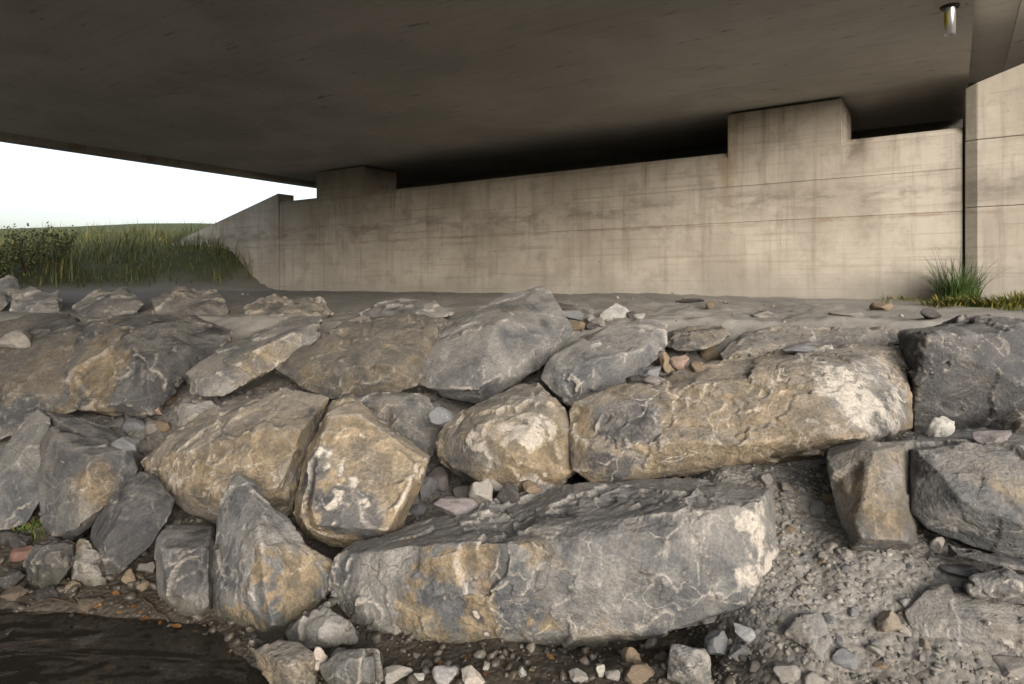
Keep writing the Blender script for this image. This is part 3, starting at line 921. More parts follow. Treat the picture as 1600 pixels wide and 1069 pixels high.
# --- left slabs
boulder('steep plain grey slab at the left edge',
        [(-60, 770), (0, 722), (58, 640), (78, 655), (78, 700), (64, 780), (42, 818), (20, 826), (-60, 830)],
        [(30, 720, -.10), (60, 670, -.05)], 0.5, 0.05, tan=-.3, pale=-.1, tone=.80, rough=.45, veins=.15)  # tone dimmed to paint the shade on this side
boulder('thin grey slab lying on top of the ribbed boulder at left',
        [(60, 642), (110, 648), (170, 668), (205, 690), (200, 712), (150, 715), (78, 690)],
        [(120, 675, -.12), (170, 700, -.10)], 0.45, 0.02, tan=-.4, dark=.38, tone=.8, rough=.6)
boulder('ribbed grey boulder with olive right cheek, standing upright at left',
        [(64, 690), (82, 668), (140, 692), (206, 702), (214, 742), (190, 782), (160, 812), (125, 842), (78, 838), (64, 802), (60, 742)],
        [(92, 702, -.16), (138, 712, -.22), (118, 825, -.2), (172, 790, -.1)], 0.5, -0.05, tan=.2, pale=.12, dark=.1, tone=.74, veins=.5, rough=.7, strat=(1, .2, .25),  # low tone carries the deck's shade in the colour
        paint=[(165, 750, 40, TAN, .5), (100, 760, 35, PALE, .25), (80, 740, 30, DARK, .3)])
boulder('leaning blue-black slate boulder below the olive-tan one',
        [(220, 735), (245, 745), (272, 782), (266, 802), (236, 852), (192, 892), (168, 912), (150, 892), (140, 852), (145, 822), (170, 790), (192, 760)],
        [(190, 800, -.12), (165, 850, -.14), (230, 790, -.10)], 0.45, -0.05, tan=-.5, pale=-.1, dark=.5, tone=.76, veins=.2, rough=.5, paint=[(195, 790, 22, PALE, .4), (160, 815, 16, PALE, .5)])  # tone cut below the slate's own, painting in shade
boulder('low olive-grey boulder under the foot of the slate boulder',
        [(112, 860), (125, 842), (145, 845), (172, 912), (150, 925), (115, 905)], [(135, 890, -.08)], 0.35, -0.03, tan=.35, tone=.9)
boulder('dark mossy round boulder low at the left shore',
        [(38, 880), (60, 850), (90, 840), (115, 850), (118, 890), (90, 925), (50, 915)], [(80, 870, -.12)], 0.45, -0.05, tan=.3, dark=.4, tone=.6)
# --- front row
boulder('small block with dark upper band beside the two-toned front boulder',
        [(246, 842), (262, 822, .12), (335, 826, .12), (342, 860), (340, 920), (337, 966), (290, 964), (265, 946), (246, 930), (243, 880)],
        [(252, 858, -.14), (334, 856, -.16), (330, 950, -.14), (262, 932, -.12)], 0.45, -0.06, tan=-.1, pale=.0, tone=.88, rough=.5,
        paint=[(295, 850, 42, DARK, .75), (300, 920, 40, TAN, .25)])
boulder('tall front boulder, grey on the left and ochre on the right',
        [(352, 765), (370, 743), (396, 754), (432, 800), (482, 852), (524, 882), (527, 905), (512, 942), (482, 967), (440, 1010), (395, 1014), (364, 992), (335, 952), (332, 900), (340, 850), (344, 800)],
        [(396, 772, -.14), (408, 850, -.27), (414, 925, -.28), (428, 985, -.2), (350, 930, -.08), (495, 900, -.08)], 0.5, -0.05, tan=-.4, pale=.0, dark=.0, tone=1.08, rough=.6, veins=.3,
        paint=[(455, 880, 62, TAN, 1.2), (485, 905, 45, TAN, .9), (440, 950, 40, TAN, .7), (405, 860, 22, PALE, .5), (400, 810, 24, PALE, .5), (425, 900, 34, PALE, .3)])
boulder('pale grey boulder wedged under the tall two-toned front boulder',
        [(450, 985), (480, 960), (515, 940), (548, 975), (555, 1005), (530, 1022), (470, 1025)], [(505, 985, -.10)], 0.4, -0.12, tan=.1, pale=.15, tone=1.1)
boulder('olive algae-stained boulder with its foot in the water',
        [(390, 1002), (430, 1000), (480, 1010), (505, 1035), (500, 1085), (440, 1085), (410, 1050)], [(450, 1035, -.1)], 0.5, -0.26, tan=.5, tone=.9)
boulder('grey-capped low boulder at the bottom edge left of the gravel',
        [(505, 1040), (530, 1018), (590, 1015), (605, 1045), (580, 1085), (520, 1085)], [(555, 1040, -.08)], 0.45, -0.24, tan=.3, pale=.1)
boulder('massive long grey boulder lying across the bottom of the bank',
        [(519, 897), (533, 872), (560, 850, .1), (640, 830, .2), (740, 795, .25), (830, 770, .28), (890, 757, .28), (1000, 754, .28), (1130, 757, .28), (1205, 754, .2), (1217, 790, .1), (1224, 880), (1227, 932), (1202, 952), (1170, 962), (1120, 977), (1020, 1005), (900, 1013), (760, 1018), (640, 1030), (595, 1022), (565, 988), (535, 972), (517, 937)],
        [(610, 856, -.22), (760, 852, -.38), (900, 848, -.42), (1050, 824, -.42), (1186, 782, -.40), (560, 900, -.10), (556, 945, -.12), (640, 1012, -.10), (760, 1002, -.16), (900, 997, -.18), (1050, 985, -.18), (1176, 948, -.24), (680, 935, -.30), (850, 920, -.36), (1010, 905, -.38), (1182, 860, -.34)],
        0.45, 0.03, tan=-.02, pale=.1, dark=.02, tone=1.0, veins=.6, rough=1.05, strat=(.1, .3, 1), fs=.8, chips=0,
        scoops=[(620, 870, .22, .03), (740, 890, .20, .035), (700, 960, .35, .02), (1000, 930, .4, .025), (830, 870, .15, .02)],
        paint=[(740, 890, 60, TAN, .75), (850, 870, 45, TAN, .7), (690, 890, 30, TAN, .5), (660, 1000, 50, TAN, .7), (760, 1000, 60, TAN, .6), (950, 1000, 60, TAN, .45), (1000, 845, 40, TAN, .4), (1205, 850, 60, PALE, .8), (1210, 920, 50, PALE, .7), (1195, 800, 40, PALE, .7), (870, 850, 40, DARK, .35), (1040, 850, 40, DARK, .4), (1120, 840, 40, PALE, .25), (640, 940, 70, DARK, .18), (900, 930, 60, DARK, .15)])
# --- right blocks
boulder('upright brown block with a vertical ridge beneath the ochre boulder',
        [(1290, 703), (1345, 692), (1428, 690), (1434, 800), (1422, 862), (1330, 857), (1310, 800), (1296, 740)],
        [(1362, 706, -.14), (1346, 840, -.16), (1412, 706, -.08), (1408, 850, -.1)], 0.45, -0.22, tan=.38, pale=.05, tone=.88, rough=.5, chips=0,
        paint=[(1370, 760, 50, TAN, .2), (1380, 730, 25, PALE, .25)])
boulder('large grey flat-topped block at the right edge, second row',
        [(1424, 694), (1440, 676, .32), (1700, 668, .32), (1700, 890), (1580, 868), (1520, 852), (1450, 824), (1428, 800)],
        [(1438, 698, -.08), (1560, 695, -.12), (1690, 695, -.14), (1500, 780, -.16), (1600, 820, -.16)], 0.45, -0.20, tan=.1, pale=.05, tone=.95, rough=.5, veins=.4, chips=0,
        paint=[(1550, 740, 60, TAN, .35), (1560, 790, 50, DARK, .1), (1430, 730, 18, DARK, .7)])
boulder('thin wet-looking slab jutting out under the right-hand block',
        [(1480, 850), (1520, 848), (1700, 880), (1700, 905), (1560, 880), (1500, 868)], [(1580, 872, -.06)], 0.4, -0.14, tan=.3, tone=.7)
boulder('half-buried tan boulder in the mud at lower right',
        [(1415, 955), (1450, 925), (1500, 925), (1560, 935), (1690, 975), (1690, 1040), (1560, 1038), (1480, 1022), (1430, 1000)],
        [(1480, 960, -.06), (1560, 975, -.10), (1600, 1000, -.06)], 0.45, 0.0, tan=.25, pale=.05, tone=.95, rough=.5)
boulder('grey-tan boulder half buried in mud right of the massive grey one',
        [(1226, 990), (1250, 962), (1280, 960), (1300, 990), (1300, 1028), (1280, 1036), (1240, 1012)], [(1268, 995, -.05)], 0.25, -0.08, tan=.15, pale=.15, rough=.6)
boulder('pale blocky stone at the bottom edge beneath the massive grey boulder',
        [(1042, 1030), (1050, 1008), (1100, 1015), (1112, 1040), (1108, 1080), (1040, 1062)], [(1075, 1040, -.06)], 0.25, -0.02, tan=.05, pale=.55, tone=1.15, rough=.6)
boulder('grey boulder lying flat in the mud at the right edge, under the thin slab',
        [(1500, 905), (1560, 890), (1680, 905), (1680, 960), (1580, 940), (1510, 925)], [(1580, 915, -.06)], 0.35, -0.12, tan=.1, dark=.25)
# --- far left bank
boulder('pale angular boulder at far left below the grassy bank',
        [(12, 500), (22, 460), (52, 446), (95, 455), (100, 500), (60, 525), (15, 522)], [(50, 480, -.12)], 0.5, 0.6, tan=.0, pale=.3, tone=1.35, rough=.8)
boulder('small pale boulder at the left edge below the grass',
        [(-2, 440), (12, 428), (28, 436), (32, 455), (15, 466), (0, 462)], [(14, 448, -.08)], 0.35, 0.8, tan=.05, pale=.3, tone=1.35, rough=.7)
boulder('pale boulder cut by the left edge below the grass',
        [(-60, 470), (-20, 452), (5, 458), (14, 475), (0, 492), (-60, 500)], [(-10, 475, -.08)], 0.4, 0.7, tan=.1, pale=.2, tone=1.25, rough=.7)
for lab, o_, dd, tn in (
        ('grey boulder on the far bank right of the pale angular one', [(110, 480), (150, 455), (200, 450), (225, 475), (200, 505), (130, 508)], .5, .15),
        ('brown boulder on the shelf edge above the pale cracked boulder', [(235, 470), (280, 452), (345, 458), (360, 490), (300, 508), (240, 500)], .45, .4),
        ('tan boulder on the shelf edge above the ribbed boulder', [(380, 480), (430, 462), (500, 466), (520, 490), (470, 505), (395, 505)], .4, .5),
        ('grey boulder on the shelf edge left of the ochre-peaked one', [(560, 490), (600, 468), (680, 470), (710, 490), (660, 510), (580, 510)], .35, .15)):
    cx = sum(p[0] for p in o_) / len(o_); cy = sum(p[1] for p in o_) / len(o_)
    boulder(lab, o_, [(cx, cy, -.12)], .5, dd, tan=tn)

# ------------------------------------------------------------------ loose stones
def stone_mesh(seed, sub=3, planes=14, flat=1.0, rough=1.0):
    bm = bmesh.new()
    bmesh.ops.create_icosphere(bm, subdivisions=sub, radius=0.5)
    V = np.array([v.co[:] for v in bm.verts]); F = np.array([[v.index for v in f.verts] for f in bm.faces])
    bm.free()
    r = np.random.default_rng(seed)
    for _ in range(planes):
        n = r.normal(size=3); n /= np.linalg.norm(n)
        o = r.uniform(0.20, 0.42)
        V -= np.maximum(V @ n - o, 0)[:, None] * n
    V += V * (fbm(V * 3.1, 3, seed + 5) * 0.16 * rough)[:, None]
    if sub >= 4:
        V += V * (fbm(V * 11, 3, seed + 9) * 0.05 * rough)[:, None]
    V /= (V.max(0) - V.min(0))
    return V, F

STONES = []
for i in range(14):
    V_, F_ = stone_mesh(100 + i, 4 if i < 8 else 3, 9 + i % 4)
    STONES.append(mesh_np('loose_stone', V_, F_, True))

def bvh_of(objs):
    Vs, Fs, off = [], [], 0
    for o in objs:
        me = o.data
        v = np.empty(len(me.vertices) * 3, np.float32); me.vertices.foreach_get('co', v)
        v = v.reshape(-1, 3) + np.array(o.location)
        f = np.empty(len(me.polygons) * 4, np.int32); me.polygons.foreach_get('vertices', f)
        Vs.append(v); Fs.append(f.reshape(-1, 4) + off); off += len(v)
    return BVHTree.FromPolygons(np.concatenate(Vs).tolist(), np.concatenate(Fs).tolist())

TREE = bvh_of(BOULDERS + [ground])

def hit(px, py):
    d = Vector(ray(px, py)).normalized()
    loc, nrm, idx, dist = TREE.ray_cast(Vector((0, 0, CAMZ)), d, 60)
    return loc

def down(x, y, z=3.0):
    loc, nrm, idx, dist = TREE.ray_cast(Vector((x, y, z)), Vector((0, 0, -1)), 10)
    return loc, nrm

GREY, BLUE, PINK, TANC, WHITE, DARKC, BROWN, PURP = ((0.22, .205, .185), (0.15, .155, .165), (0.33, .235, .185), (0.30, .23, .145),
                                                     (0.52, .50, .46), (0.055, .05, .048), (0.17, .125, .08), (0.20, .175, .175))
_sn = [0]
def stone(px, py, w, h, tint, label, mesh=None, emb=0.18, group=None, depth=None, name='loose_stone'):
    """px,py: where its foot centre is seen; w,h: size in photo pixels"""
    k = _sn[0]; _sn[0] += 1
    r = random.Random(900 + k)
    p = hit(px, py + h * 0.40)
    if p is None:
        return None
    s = p.y / FPX
    o = link(name, STONES[k % 8 if mesh is None else mesh], None, M['stone'])
    ww, hh = w * s, h * s
    dd = (ww + hh) * 0.5 * r.uniform(0.85, 1.15)
    o.scale = (ww, dd, hh)
    o.rotation_euler = (r.uniform(-.12, .12), r.uniform(-.12, .12), r.uniform(-.35, .35) + (math.pi if r.random() < .5 else 0))
    o.location = (p.x, p.y + dd * 0.25, p.z + hh * (0.5 - emb))
    j = r.uniform(0.88, 1.12) * (0.45 if px < 300 and py > 830 else 1.0)     # left shore stones darkened: shade put into the tint
    o['tint'] = [tint[0] * j, tint[1] * j, tint[2] * j, 1.0]
    tag(o, label, 'stone', group or 'loose stones on the bank')
    return o

# on the shelf and along its edge
stone(965, 484, 46, 30, (0.36, .355, .345), 'whitest lump of stone on the shelf edge above the flat-topped boulder')
stone(986, 491, 17, 15, DARKC, 'round near-black pebble touching the white lump on the shelf edge')
stone(938, 503, 26, 15, GREY, 'pale flat stone just left of the white lump on the shelf')
stone(950, 497, 22, 16, (0.33, .32, .30), 'small pale stone tucked under the left side of the white lump')
stone(1003, 493, 20, 12, (0.30, .29, .27), 'small pale stone right of the near-black pebble')
stone(925, 498, 20, 14, (0.28, .27, .25), 'small light grey stone left of the pale flat stone')
stone(897, 492, 44, 20, BLUE, 'blue-grey slab of rubble right of the ochre peak')
stone(884, 479, 36, 14, DARKC, 'dark thin stone behind the ochre peak by the wall')
stone(918, 486, 32, 16, GREY, 'grey rubble stone halfway between ochre peak and white lump')
stone(901, 508, 28, 18, BROWN, 'brown stone in the cleft right of the ochre-peaked boulder')
stone(921, 511, 22, 14, DARKC, 'small dark stone at the head of the flat-topped boulder')
stone(1085, 470, 44, 8, DARKC, 'dark thin sliver lying against the foot of the wall')
stone(1112, 476, 14, 16, BROWN, 'brown chip leaning at the right end of the dark sliver')
stone(1252, 545, 56, 15, BLUE, 'dark wet chip lying on top of the long ochre boulder')
stone(1476, 668, 48, 36, WHITE, 'white and tan stone on the ledge of the right-hand block')
stone(1562, 683, 62, 22, PURP, 'flat purple-grey stone on the ledge right of the white one')
stone(1200, 490, 40, 16, GREY, 'low grey lump on the silt above the flat slab')
stone(1385, 478, 34, 18, BROWN, 'dark crumbled lump left of the grass tuft')
stone(1330, 490, 50, 12, GREY, 'flat grey stone sunk in the shelf silt')
stone(1460, 492, 36, 20, DARKC, 'dark lump at the top corner of the huge dark slab')
# gap under the flat slab
stone(1068, 564, 32, 28, PINK, 'pinkish rounded stone in the gap above the long ochre boulder')
stone(1043, 567, 26, 36, TANC, 'two-coloured upright stone left of the pinkish one')
stone(1108, 554, 32, 24, TANC, 'tan stone at the right end of the upper gap')
stone(1020, 580, 38, 18, BLUE, 'blue-grey stone below the ribbed flank of the flat-topped boulder')
stone(994, 593, 34, 16, DARKC, 'dark stone squeezed behind the left end of the ochre boulder')
stone(1088, 572, 24, 20, BROWN, 'brown pebble between the pinkish and the tan stones')
stone(1022, 594, 26, 14, PURP, 'mauve-grey flat chip under the blue-grey stone in the gap')
# gap beside the cracked boulder
stone(236, 640, 32, 25, PINK, 'pinkish-white stone in the cleft right of the cracked boulder')
stone(263, 624, 28, 20, BROWN, 'brown stone at the top of the left cleft')
stone(206, 663, 38, 32, BLUE, 'largest blue-grey stone in the left cleft')
stone(233, 668, 28, 26, GREY, 'grey stone in the middle of the left cleft')
stone(252, 666, 24, 22, BROWN, 'brownish stone at the right side of the left cleft')
stone(196, 692, 48, 24, BLUE, 'low blue-grey stone at the foot of the left cleft')
stone(226, 696, 34, 22, GREY, 'grey stone beside the corner of the olive-tan boulder')
stone(218, 645, 22, 18, GREY, 'small grey stone left of the pinkish-white one')
# gap right of the squarish ochre boulder
stone(664, 766, 36, 40, BLUE, 'upright blue-grey stone against the squarish ochre boulder')
stone(703, 792, 70, 40, PURP, 'largest mauve-grey stone in the central pocket')
stone(652, 798, 36, 24, BLUE, 'blue stone at the lower tip of the squarish ochre boulder')
stone(755, 768, 38, 44, GREY, 'upright grey stone in front of the rounded brown boulder')
stone(778, 752, 46, 30, GREY, 'wedge-shaped grey stone leaning on the rounded brown boulder')
stone(797, 768, 40, 34, DARKC, 'dark stone at the right end of the central pocket')
stone(720, 768, 34, 30, GREY, 'grey stone behind the largest mauve-grey stone')
stone(690, 748, 40, 36, PURP, 'stone high in the pocket below the wedged grey-brown boulder')
stone(692, 655, 44, 34, BLUE, 'grey stone in the dark hole left of the rounded brown boulder')
stone(640, 812, 26, 18, DARKC, 'dark pebble beside the top of the massive grey boulder')
stone(830, 762, 30, 20, BROWN, 'brown stone trapped above the massive grey boulder')
# left shore
stone(24, 868, 34, 24, (0.26, .13, .10), 'reddish stone on the dark left shore')
stone(12, 905, 44, 32, DARKC, 'black wet stone cut by the left edge of the shore')
stone(66, 930, 40, 22, DARKC, 'low wet stone in front of the mossy boulder')
stone(20, 930, 40, 20, BROWN, 'flat brown stone at the left waterline')
stone(102, 878, 18, 16, GREY, 'small grey pebble right of the mossy boulder')
stone(108, 918, 22, 18, TANC, 'tan pebble below the low olive-grey boulder')
stone(140, 945, 40, 26, BROWN, 'brown rounded stone on the shore left of the leaves')
stone(200, 902, 22, 22, TANC, 'tan egg-shaped stone at the foot of the slate boulder')
stone(230, 888, 26, 20, GREY, 'grey pebble in the shade left of the small block')
stone(222, 915, 20, 18, TANC, 'pale brown pebble left of the small block')
stone(30, 845, 40, 26, DARKC, 'dark stone under the steep slab at the left edge')
stone(5, 838, 30, 24, DARKC, 'dark stone at the very left edge under the slab')
# bottom edge
stone(494, 1037, 26, 42, (0.42, .36, .31), 'upright pinkish-white stone at the bottom edge')
stone(612, 1057, 52, 26, GREY, 'pale grey stone at the bottom edge beside the grey-capped boulder')
stone(700, 1056, 42, 32, (0.30, .29, .285), 'smooth grey stone half cut by the bottom edge')
stone(737, 1060, 38, 26, (0.42, .38, .33), 'pinkish pale stone right of the smooth grey one at the bottom')
stone(650, 1060, 20, 13, (0.34, .33, .31), 'small white pebble between two stones at the bottom edge')
stone(760, 1042, 13, 15, (0.34, .33, .30), 'small white pebble under the massive boulder')
stone(816, 1052, 14, 18, (0.36, .35, .32), 'upright white chip on the dark gravel at the bottom')
stone(937, 1046, 16, 22, (0.42, .4, .35), 'pale upright pebble right of centre at the bottom')
stone(985, 1030, 30, 30, BROWN, 'olive-brown stone beneath the massive grey boulder')
stone(1005, 1055, 50, 24, BROWN, 'brown stone at the bottom edge left of the pale block')
stone(955, 1058, 26, 18, GREY, 'small grey stone at the bottom edge between two flat stones under the massive boulder')
stone(905, 1058, 34, 18, GREY, 'flat grey stone at the bottom edge under the massive boulder')
stone(1125, 1008, 40, 44, BLUE, 'blue-grey stone under the right end of the massive boulder')
stone(1165, 990, 34, 30, (0.3, .31, .32), 'pale blue stone beneath the right end of the massive boulder')
stone(1160, 1018, 34, 24, BLUE, 'dull blue stone in the mud right of the pale block')
stone(1228, 1050, 44, 30, GREY, 'grey stone at the bottom edge in the mud')
stone(1322, 1030, 40, 28, BLUE, 'blue stone in the mud below the half-buried grey-tan boulder')
# under the right-hand blocks
stone(1468, 852, 26, 24, (0.4, .37, .33), 'pale pebble under the corner of the right-hand block')
stone(1500, 896, 70, 24, BLUE, 'long blue-grey stone in the mud under the right-hand block')
stone(1322, 868, 22, 20, GREY, 'grey pebble at the foot of the upright brown block')
stone(1395, 975, 40, 34, (0.24, .2, .15), 'tan stone left of the half-buried tan boulder')
stone(1590, 1045, 60, 30, GREY, 'grey stone at the lower right corner')
stone(1230, 800, 18, 16, GREY, 'lone pebble beside the pale end of the massive boulder')
stone(1195, 748, 20, 22, GREY, 'small pale stone on the top right corner of the massive boulder')
stone(25, 530, 50, 30, GREY, 'grey stone below the pale angular boulder at far left')

# cobbles bedded in the mud face below the right-hand blocks
rg = np.random.default_rng(31)
cnt = 0
tries = 0
while cnt < 150 and tries < 3000:
    tries += 1
    x = rg.uniform(0.92, 2.3); y = rg.uniform(2.1, 3.5)
    if x / y < 0.36 or x / y > 0.80:
        continue
    loc, nrm = down(x, y)
    if loc is None or abs(loc.z - float(H(np.array([x]), np.array([y]))[0])) > 0.04:
        continue
    s = float(np.clip(rg.pareto(2.6) * 0.02 + 0.024, 0.024, 0.075))
    o = link('cobble', STONES[8 + cnt % 6], None, M['stone'])
    o.scale = (s * rg.uniform(.9, 1.4), s * rg.uniform(.8, 1.2), s * rg.uniform(.7, 1.0))
    o.rotation_euler = tuple(rg.uniform(-.5, .5, 3) + np.array([0, 0, rg.uniform(0, 6)]))
    o.location = (x, y, loc.z - s * 0.05)
    t = [GREY, GREY, BLUE, (0.24, .21, .17), (0.27, .25, .22), BROWN, (0.25, .24, .225)][int(rg.integers(7))]
    j = rg.uniform(.8, 1.15)
    o['tint'] = [t[0] * j, t[1] * j, t[2] * j, 1.0]
    tag(o, 'fist-sized cobble bedded in the mud face at lower right', 'cobble', 'cobbles bedded in the mud face')
    cnt += 1

# gravel and grit: too many to count
def gravel(name, label, N, sampler, smin, smax, alpha, tints, seed, sink=0.15):
    r = np.random.default_rng(seed)
    protos = [stone_mesh(300 + i, 2, 9) for i in range(6)]
    small = [stone_mesh(320 + i, 1, 7) for i in range(6)]
    X, Y = sampler(r, N)
    Z = H(X, Y)
    S = np.clip(smin * (1 - r.random(len(X))) ** (-1 / alpha), smin, smax)
    Vs, Fs, Cs, off = [], [], [], 0
    tints = np.array(tints)
    for k in range(len(X)):
        V, F = (protos if S[k] > 0.026 else small)[int(r.integers(6))]
        a, b, c = r.uniform(0, 6.28, 3)
        ca, sa, cb, sb, cc, sc_ = math.cos(a), math.sin(a), math.cos(b * .15), math.sin(b * .15), math.cos(c * .15), math.sin(c * .15)
        R = np.array([[ca, -sa, 0], [sa, ca, 0], [0, 0, 1]]) @ np.array([[cb, 0, sb], [0, 1, 0], [-sb, 0, cb]]) @ np.array([[1, 0, 0], [0, cc, -sc_], [0, sc_, cc]])
        sc3 = S[k] * r.uniform([.8, .7, .5], [1.3, 1.1, .9])
        Vs.append((V * sc3) @ R.T + np.array([X[k], Y[k], Z[k] + S[k] * (0.3 - sink)]))
        Fs.append(F + off); off += len(V)
        t = tints[int(r.integers(len(tints)))] * r.uniform(.6, 1.25) * (0.5 if X[k] < -0.8 and Y[k] < 4.0 else 1.0)  # left shore gravel darkened to paint in shade
        Cs.append(np.repeat(t[None], len(V), 0))
    me = mesh_np(name, np.concatenate(Vs), np.concatenate(Fs), True)
    set_col(me, 'tint', np.concatenate(Cs))
    o = link(name, me, None, M['gravel'])
    tag(o, label, None, None, 'stuff')

def s_bank(r, N):
    X = r.uniform(-3.6, 1.0, N * 2); Y = r.uniform(2.5, 5.4, N * 2)
    q = Y + .1836 * X
    m = (np.abs(X / Y) < .9) & (q > 2.5)
    return X[m][:N], Y[m][:N]

def s_mud(r, N):
    X = r.uniform(0.8, 2.9, N * 2); Y = r.uniform(1.9, 3.9, N * 2)
    m = (X / Y < .9)
    return X[m][:N], Y[m][:N]

def s_shelf(r, N):
    q = r.uniform(5.0, 9.6, N * 2) ; X = r.uniform(-5, 4, N * 2); Y = q - .1836 * X
    m = (np.abs(X / Y) < .9) & (r.random(N * 2) < np.exp(-(q - 5.0) / 0.9) + .2)
    return X[m][:N], Y[m][:N]

GT = [(0.22, .2, .175), (0.15, .14, .125), (0.12, .12, .125), (0.30, .275, .235), (0.20, .16, .11), (0.32, .30, .265), (0.18, .155, .14)]
gravel('bank_gravel', 'grey and brown gravel in the gaps between the boulders', 5200, s_bank, 0.012, 0.060, 1.6, GT, 41, .22)
gravel('mud_gravel', 'grit and small gravel stuck in the mud at lower right', 4600, s_mud, 0.008, 0.03, 2.0, [(0.19, .176, .156), (0.15, .14, .125), (0.13, .13, .13), (0.25, .235, .21)], 42, .3)
gravel('shelf_gravel', 'scattered grit on the silt shelf under the bridge', 1300, s_shelf, 0.008, 0.045, 1.9, GT[:5], 43, .3)

# ------------------------------------------------------------------ grass, weeds, litter
def blades(specs, seed, seg=4):
    """specs: list of (x,y,z,height,width,azimuth,lean,tint)"""
    Vs, Fs, Cs, off = [], [], [], 0
    for (x, y, z, h, w, az, lean, t) in specs:
        dx, dy = math.cos(az), math.sin(az)
        px_, py_ = -dy, dx
        for k in range(seg + 1):
            f = k / seg
            out = lean * h * f * f
            up = h * (f - 0.35 * lean * f * f)
            ww = w * (1 - f) ** 0.7 * 0.5
            cx, cy, cz = x + dx * out, y + dy * out, z + up
            Vs.append((cx - px_ * ww, cy - py_ * ww, cz)); Vs.append((cx + px_ * ww, cy + py_ * ww, cz))
            Cs.append(t); Cs.append(t)
            if k:
                a = off + (k - 1) * 2
                Fs.append((a, a + 1, a + 3, a + 2))
        off += (seg + 1) * 2
    return np.array(Vs), np.array(Fs), np.array(Cs)

M['grass'] = mat_leafy('grass_blades', (0.060, 0.080, 0.028), (0.120, 0.130, 0.055))
M['tuft'] = mat_leafy('green_tuft', (0.030, 0.065, 0.012), (0.070, 0.115, 0.026))
M['weed'] = mat_leafy('weed_leaves', (0.07, 0.085, 0.018), (0.15, 0.15, 0.035))
M['leaf'] = mat_leafy('dead_leaves', (0.085, 0.042, 0.018), (0.16, 0.08, 0.028), 0.5)
M['wood'] = mat_plain('wet_twigs', (0.05, 0.035, 0.025), 0.6)

def grass_thing(name, label, cat, ctr, n, spread, hmin, hmax, w, mat, seed, lean=(.2, 1.0), tint=(1, 1, 1), kind=None, group=None, dry=0.15):
    r = random.Random(seed)
    sp = []
    for _ in range(n):
        a = r.uniform(0, 6.283); rad = spread * r.random() ** 0.7
        x, y = rad * math.cos(a), rad * math.sin(a)
        z = float(H(np.array([ctr[0] + x]), np.array([ctr[1] + y]))[0]) - ctr[2] - 0.01
        az = a + r.uniform(-1.1, 1.1)
        j = r.uniform(.6, 1.3)
        t = (tint[0] * j, tint[1] * j, tint[2] * j)
        if r.random() < dry:
            t = (2.2, 1.6, 1.6)
        sp.append((x, y, z, r.uniform(hmin, hmax), w * r.uniform(.7, 1.3), az, r.uniform(*lean), t))
    V, F, C = blades(sp, seed)
    me = mesh_np(name, V, F, True)
    set_col(me, 'tint', C)
    o = link(name, me, None, mat)
    o.location = ctr
    tag(o, label, cat, group, kind)
    return o

def ground_at(u, n):
    x, y, _ = W(u, n, 0)
    return (x, y, float(H(np.array([x]), np.array([y]))[0]))

grass_thing('grass_tuft', 'tall green grass tuft at the foot of the movement joint', 'grass', ground_at(0.06, 9.02), 340, 0.20, 0.20, 0.80, 0.010, M['tuft'], 5, (.15, 1.2), (1, 1, 1), dry=.07)
grass_thing('grass_tuft', 'small spindly grass tuft in front of the wall left of the big one', 'grass', ground_at(-0.62, 8.2), 40, 0.09, 0.06, 0.2, 0.007, M['grass'], 6, (.1, .8), (.9, .95, .9))
grass_thing('weed_clump', 'yellow-green weed clump at the right edge on the shelf', 'weeds', ground_at(0.55, 8.2), 600, 0.42, 0.06, 0.22, 0.018, M['weed'], 7, (.3, 1.2), (.9, .88, .7))
grass_thing('weed_clump', 'low yellowish weeds right below the tall grass tuft', 'weeds', ground_at(0.05, 8.2), 420, 0.34, 0.04, 0.15, 0.016, M['weed'], 8, (.4, 1.3), (.75, .78, .65))
grass_thing('weed_clump', 'thin weeds along the wall foot left of the tall grass tuft', 'weeds', ground_at(-0.45, 9.0), 110, 0.26, 0.03, 0.09, 0.012, M['weed'], 9, (.4, 1.3), (.7, .75, .7), dry=.3)
grass_thing('weed_clump', 'tiny weed on the silt shelf in mid-shelf', 'weeds', ground_at(-2.15, 7.6), 26, 0.08, 0.03, 0.07, 0.012, M['weed'], 10, (.4, 1.2))
p_ = hit(50, 826)
if p_ is not None:
    grass_thing('moss_clump', 'green mossy weeds under the steep slab at left', 'weeds', (p_.x, p_.y, p_.z), 170, 0.13, 0.02, 0.07, 0.012, M['weed'], 12, (.3, 1.2), (.55, .8, .6))

def bank_grass():
    r = random.Random(77)
    sp = []
    while len(sp) < 15000:
        x = r.uniform(-18, -5.2); y = r.uniform(8.0, 22.0)
        u, n = x * UX + y * UY, -x * UY + y * UX
        if u > -13.3 or x / y < -0.95 or n > 13:
            continue
        q = y + .1836 * x
        if q < 6.4 + r.random() * 1.2:
            continue
        j = r.uniform(.55, 1.35)
        t = (j, j, j) if r.random() > .22 else (2.0 * j, 1.5 * j, 1.3 * j)
        sp.append((x, y, 0.0, r.uniform(.10, .38), r.uniform(.012, .03), r.uniform(0, 6.28), r.uniform(.1, .9), t))
    X = np.array([s[0] for s in sp]); Y = np.array([s[1] for s in sp])
    Z = H(X, Y)
    hn = 0.5 + 1.6 * sstep(fbm(np.stack([X, Y, X * 0], 1) * 0.9, 3, 3), -0.35, 0.5)
    sp = [(s[0], s[1], z - .02, s[3] * h_, *s[4:]) for s, z, h_ in zip(sp, Z, hn)]
    V, F, C = blades(sp, 1, 3)
    me = mesh_np('bank_grass', V, F, True)
    set_col(me, 'tint', C)
    o = link('bank_grass', me, None, M['grass'])
    tag(o, 'rough green grass on the bank beyond the bridge', None, None, 'stuff')
bank_grass()

